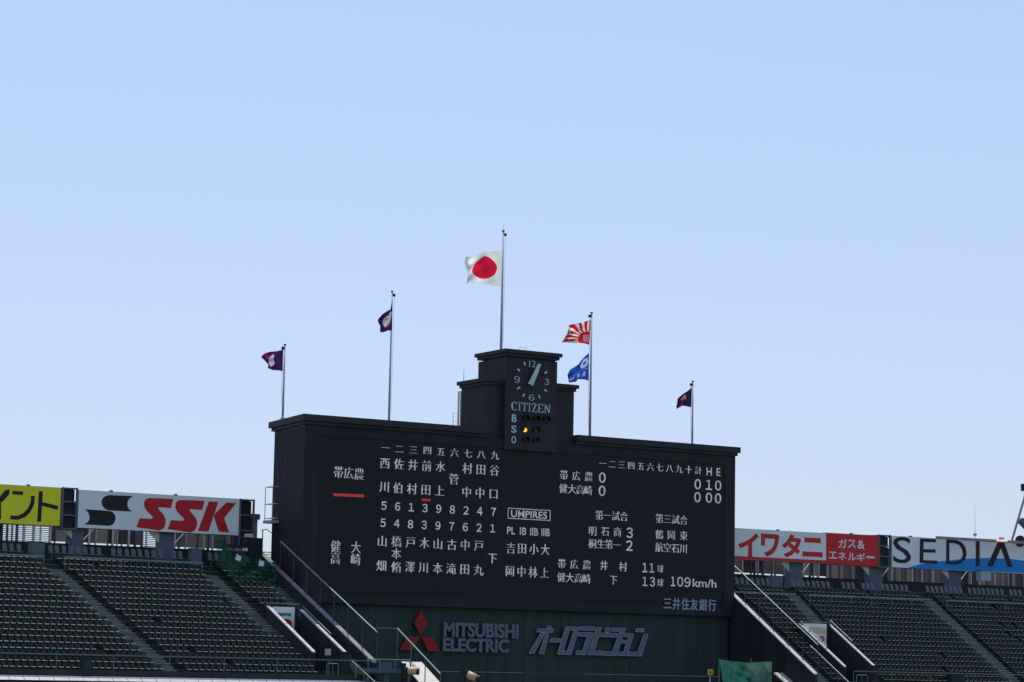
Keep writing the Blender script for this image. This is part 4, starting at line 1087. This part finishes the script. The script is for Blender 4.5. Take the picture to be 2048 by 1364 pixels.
# platform clutter right of the left boards
t = thing('service_platform', (78.0, 159.0, 14), 'dark service platform with rails and boxes between the left boards and the scoreboard', 'platform')
A = onY(498, 1075, 158.6); B = onY(523, 1160, 158.6)
MB().box(A.x, B.x, 158.6, 159.8, 12.5, A.z).build('cabinet', rackdark_m, t)
A2 = onY(455, 1088, 158.9); MB().box(A2.x, A.x - .01, 158.9, 159.6, A2.z - .22, A2.z).build('deck', rackdark_m, t)
for xx, y0_, y1_ in ((484, 1062, 1110), (492, 1068, 1100), (523, 1060, 1130)):
    p = onY(xx, y0_, 158.75); q = onY(xx, y1_, 158.75); MB().tube([(p.x, 158.75 - .2, q.z), (p.x, 158.55, p.z)], .04, 5).build('post', rackdark_m, t)
for (x0_, y0_, x1_, y1_) in ((487, 1074, 505, 1068), (487, 1085, 500, 1080), (523, 1060, 534, 1059), (534, 1059, 547, 1069)):
    MB().tube([onY(x0_, y0_, 158.5), onY(x1_, y1_, 158.5)], .03, 5).build('rail', rackdark_m, t)
for i, yy in enumerate((1104, 1109, 1114)): MB().beam(onY(521, yy, 159.2), onY(548, yy + 1, 159.2), .06, .06).build('rail', rackdark_m, t)
p = onY(500, 1071, 158.2); MB().box(p.x - .24, p.x + .24, 158.2, 158.6, p.z - .12, p.z + .12).build('lamp_head', strut_m, t)
p = onY(492, 1099, 158.2); MB().box(p.x - .14, p.x + .14, 158.2, 158.5, p.z - .1, p.z + .1).build('box', strut_m, t)

# ------------------------------------------------------------------ nets
ntop = [(424, 1062), (430, 1082), (452, 1080), (462, 1096), (485, 1104), (500, 1116), (520, 1120), (548, 1124), (552, 1128)]
nbot = [(436, 1110), (440, 1128), (455, 1142), (462, 1158), (482, 1160), (500, 1160), (520, 1166), (540, 1172), (556, 1176)]
cloth('safety_net', ntop, nbot, 156.2, 40, 16, .22, net_m, 'green safety net draped over the top corner of the left stand', 'net', 'green nets', wave=4)
for (px_, py_, lb, rz) in ((477, 1116, 'tilted pale card tied to the green net', .35), (523, 1127, 'upright pale card tied to the green net beside the scoreboard', 0.03)):
    p = onY(px_, py_, 155.6); t = thing('net_tag', p, lb, 'card', 'pale cards on the green net')
    mb = MB(); c, s = math.cos(rz), math.sin(rz); hw, hh_ = .19, .17
    P = [(-hw, -hh_), (hw, -hh_), (hw, hh_), (-hw, hh_)]; P = [(p.x + c * x_ + s * z_, 155.6, p.z - s * x_ + c * z_) for x_, z_ in P]
    mb.plate(P, .02); mb.build('card', whitebox_m, t)
    MB().tube([(p.x, 155.61, p.z + .15), (p.x, 155.9, p.z + .3)], .01, 4).build('tie', strut_m, t)
nz = cv(5.389, 1400, 1180)
cloth('ground_net', [nz(205, 745), nz(330, 765), nz(490, 780), nz(640, 775), nz(770, 770)], [nz(265, 1100), nz(400, 1110), nz(560, 1110), nz(650, 1110), nz(770, 1100)], 146.5, 34, 14, .2, net3_m,
      'green net hung on poles at the foot of the right sloping wall', 'net', 'green nets', wave=4)
cloth('ground_net', [nz(500, 790), nz(600, 785), nz(770, 780)], [nz(590, 1100), nz(680, 1100), nz(768, 1100)], 146.2, 20, 14, .1, net2_m,
      'pale double layer of net hanging over the right half of the green net', 'net', 'green nets', wave=2)
t = thing('net_support', onY(*nz(300, 1100), 146.7), 'thin poles holding up the low green net', 'poles')
for xx, yy in ((205, 745), (325, 800), (550, 740), (770, 768)):
    p = onY(*nz(xx, yy), 146.65); MB().tube([(p.x, 146.65, 6), (p.x, 146.65, p.z)], .03, 5).build('pole', rail_m, t)

# ------------------------------------------------------------------ bottom centre: camera platform, cameras, rails, slabs
t = thing('camera_platform', onY(776, 1364, 141), 'steel blue camera platform at the foot of the left sloping wall', 'platform')
A = onY(734, 1336, 141); B = onY(822, 1329, 141); z0_ = A.z
MB().box(A.x, B.x, 141, 143, z0_ - .28, z0_ - .02).build('deck', steelblue_m, t)
for xx in (737, 771, 776, 818):
    p = onY(xx, 1340, 141.2); MB().box(p.x - .07, p.x + .07, 141.2, 141.35, 4.5, z0_ - .281).build('leg', steelblue_m, t)
for xx in (736, 760, 790, 820):
    p = onY(xx, 1340, 141.05); MB().tube([(p.x, 141.05, z0_ - .02), (p.x, 141.05, z0_ + .55)], .025, 5).build('post', rail_m, t)
MB().tube([(A.x, 141.05, z0_ + .55), (B.x, 141.05, z0_ + .55)], .03, 5).build('rail', rail_m, t)
p = onY(775, 1318, 141.6); MB().box(p.x - .35, p.x + .35, 141.6, 142.1, z0_ - .02, z0_ + .42).build('case', steelblue_m, t)
for (xa, ya, xb, yb) in ((745, 1345, 765, 1364), (790, 1348, 800, 1364), (765, 1345, 745, 1366)):
    MB().tube([onY(xa, ya, 141.5), onY(xb, yb, 141.5)], .03, 5).build('brace', steelblue_m, t)
def tvcam(px_, py_, L, tilt, Y, label):
    c = onY(px_, py_, Y); t = thing('television_camera', (c.x, Y, c.z - 1.4), label, 'camera', 'tan hooded television cameras')
    ax = Vector((math.cos(tilt), -.75, -math.sin(tilt) * 1.2)).normalized()
    R = .25
    MB().tube([c - ax * (L / 2), c + ax * (L * .38)], R, 14, R * .92).build('lens_housing', tan_m, t, smooth=True)
    MB().tube([c + ax * (L * .381), c + ax * (L * .62)], R * .88, 14, R * .95).build('lens_hood', black_m, t)
    b = c - ax * (L / 2 + .22); 
    mb = MB(); mb.beam(c - ax * (L / 2 + .45), c - ax * (L / 2 + .002), .34, .42); mb.build('camera_body', black_m, t)
    mb = MB(); v = c - ax * (L / 2 + .3) + Vector((0, 0, .33)); mb.box(v.x - .13, v.x + .13, v.y - .12, v.y + .12, v.z - .09, v.z + .12); mb.build('viewfinder', black_m, t)
    MB().tube([b + Vector((0, 0, -.22)), b + Vector((0, 0, -.5))], .13, 10).build('pan_head', black_m, t)
    for k in range(3):
        an = 2.1 * k; MB().tube([b + Vector((0, 0, -.5)), b + Vector((.45 * math.cos(an), .45 * math.sin(an), -1.7))], .035, 6).build('leg', black_m, t)
tvcam(826, 1342, .62, .05, 140.0, 'tan hooded television camera on the steel platform in front of the white slab')
tvcam(945, 1353, .68, .40, 140.0, 'tan hooded television camera tilted down in front of the green wall')
# bright slabs (stair cheeks) at both sides of the green wall
def slab(pts, depth, label, Y):
    P = [onY(*p, Y) for p in pts]
    t = thing('white_slab', P[0], label, 'wall', 'white sunlit slabs beside the green wall')
    mb = MB(); n = len(P); back = [q + Vector((0, depth, depth * 1.05)) for q in P]
    mb.v = [tuple(q) for q in P] + [tuple(q) for q in back] 
    return t, mb
def sunslab(x0, x1, y_near, y_far, z_near, z_far, label):
    t = thing('white_slab', ((x0 + x1) / 2, y_near, 5), label, 'wall', 'white sunlit slabs beside the green wall')
    MB().hexa([(x0, y_near, 4.5), (x1, y_near, 4.5), (x1, y_far, 4.5), (x0, y_far, 4.5), (x0, y_near, z_near - .1), (x1, y_near, z_near - .1), (x1, y_far, z_far - .1), (x0, y_far, z_far - .1)]).build('base', darkwall_m, t)
    MB().hexa([(x0 - .02, y_near - .02, z_near - .099), (x1 + .02, y_near - .02, z_near - .099), (x1 + .02, y_far, z_far - .099), (x0 - .02, y_far, z_far - .099),
               (x0 - .02, y_near - .02, z_near), (x1 + .02, y_near - .02, z_near), (x1 + .02, y_far, z_far), (x0 - .02, y_far, z_far)]).build('top', sunwhite_m, t)
a = onY(803, 1323, 147); b = onY(843, 1326, 147)
sunslab(a.x, b.x, 141.0, 147.0, a.z - 3.2, a.z, 'white sloping slab beside the camera platform')
a = onY(1548, 1345, 149); b = onY(1568, 1346, 149); c = onY(1572, 1345, 149); d = onY(1612, 1346, 149)
sunslab(a.x, b.x, 142.0, 149.0, a.z - 3.6, a.z, 'narrow white sloping slab right of the low green net')
sunslab(c.x, d.x, 142.0, 149.0, c.z - 3.6, c.z, 'wider white sloping slab right of the low green net')
# fences in front of the green wall
t = thing('stair_fence', onY(838, 1364, 145), 'pale sloping stair rail crossing the red emblem', 'fence')
A = onY(795, 1257, 148.0); B = onY(881, 1348, 140.6)
MB().tube([A, B], .06, 6).build('rail', rail_m, t)
MB().tube([onY(749, 1256, 143.2), A], .025, 5).build('top_link', darkrail_m, t)
for k in (0, .33, .66, 1):
    q = A.lerp(B, k); MB().tube([q, (q.x, q.y, q.z - 2.4)], .035, 5).build('post', darkrail_m, t)
t = thing('long_rail', onY(1150, 1350, 146), 'long thin dark rail low across the green wall', 'railing')
A = onY(872, 1343, 146); B = onY(1440, 1354, 146)
MB().tube([A, (B.x, 146, A.z)], .03, 5).build('rail', postm, t)
for k in range(9):
    q = A.lerp(Vector((B.x, 146, A.z)), k / 8); MB().tube([q, (q.x, q.y, 5)], .02, 5).build('post', postm, t)
t = thing('step_rail', onY(702, 1322, 142), 'thin pale rail sloping down past the camera platform', 'railing')
MB().tube([onY(703, 1321, 143.4), onY(750, 1364, 139.5)], .045, 6).build('rail', rail_m, t)
for k in ((712, 1330), (728, 1344)):
    q = onY(*k, 141.8); MB().tube([q, (q.x, q.y, q.z - .8)], .03, 5).build('post', rail_m, t)
t = thing('warning_sign', onY(1421, 1360, 146.2), 'small orange-yellow sign on a pale post beside the low green net', 'sign')
p = onY(1421, 1344, 146.2)
MB().box(p.x - .24, p.x + .24, 146.2, 146.23, p.z - .2, p.z + .2).build('plate', orange_m, t)
MB().plate([(p.x - .1, 146.193, p.z - .09), (p.x + .1, 146.193, p.z - .09), (p.x, 146.193, p.z + .1)], .006).build('mark', black_m, t)
MB().tube([(p.x, 146.26, 5), (p.x, 146.26, p.z)], .04, 6).build('post', strut_m, t)

# ------------------------------------------------------------------ lighting gantry and antenna at the right edge
YG = 158.6
t = thing('lighting_gantry', (150, YG, 14), 'off-white pipe gantry with floodlight over the right end of the boards', 'gantry')
A = onY(1876, 1074.5, YG); B = onY(2070, 1080.5, YG)
MB().box(A.x, 158, YG, YG + .3, A.z - .13, A.z + .09).build('beam', mat('grey pink steel', (.30, .24, .25), .5, .1, 3), t)
C_ = onY(2024, 1080, YG); D_ = onY(2050, 992, YG); dd = (D_ - C_)
MB().tube([C_, C_ + dd * 2.2], .10, 8).build('leaning_strut', mat('grey pink steel', (.30, .24, .25), .5), t)
MB().box(157.6, 157.9, YG, YG + .3, 13, A.z - .131).build('leg', MATS['grey pink steel'], t)
p = onY(2006, 1081, YG - .3); MB().box(p.x - .45, p.x + .45, YG - .35, YG - .02, p.z - .07, p.z + .07).build('light_bar', mat('cream lamp cover with painted sun glow', (.8, .6, .45), .5, 0, emit=(1.0, .62, .38), es=.75), t)  # emission stands in for sunlight on the cover
p = onY(2004, 1072, YG + .1); MB().box(p.x - .16, p.x + .16, YG, YG + .3, A.z + .091, A.z + .3).build('junction_box', MATS['grey pink steel'], t)
q = onY(2045, 1048, YG - .1)
mb = MB(); mb.beam(q + Vector((-.25, 0, .32)), q + Vector((.55, 0, -.28)), .5, .42); mb.build('floodlight', rack_m, t)
q = onY(2050, 970, YG); MB().box(q.x - .2, q.x + .35, YG, YG + .3, q.z - .5, q.z + .1).build('floodlight', rackdark_m, t)
t = thing('antenna', onY(1950, 1075, YG + .4), 'thin whip antenna with a small round sensor above the thin-lettered board', 'antenna')
p = onY(1950, 1074, YG + .4); q = onY(1950, 1008, YG + .4)
MB().tube([(p.x, YG + .4, p.z - .8), (p.x, YG + .4, q.z)], .03, 5, .008).build('whip', pole_m, t)
p = onY(1950, 1068.5, YG + .4)
mb = MB(); n = 8
for j in range(1, 6):
    ph = math.pi * j / 6
mb.tube([(p.x, YG + .4, p.z + .16 - .32 * k / 6) for k in range(7)], .02, 10)
rr = [.04, .12, .155, .165, .155, .12, .04]
for k in range(7):
    for j in range(10):
        v = Vector(mb.v[k * 10 + j]); c0 = Vector((p.x, YG + .4, v.z)); mb.v[k * 10 + j] = tuple(c0 + (v - c0).normalized() * rr[k])
mb.build('sensor', pole_m, t, smooth=True)
print('objects', len(bpy.data.objects))
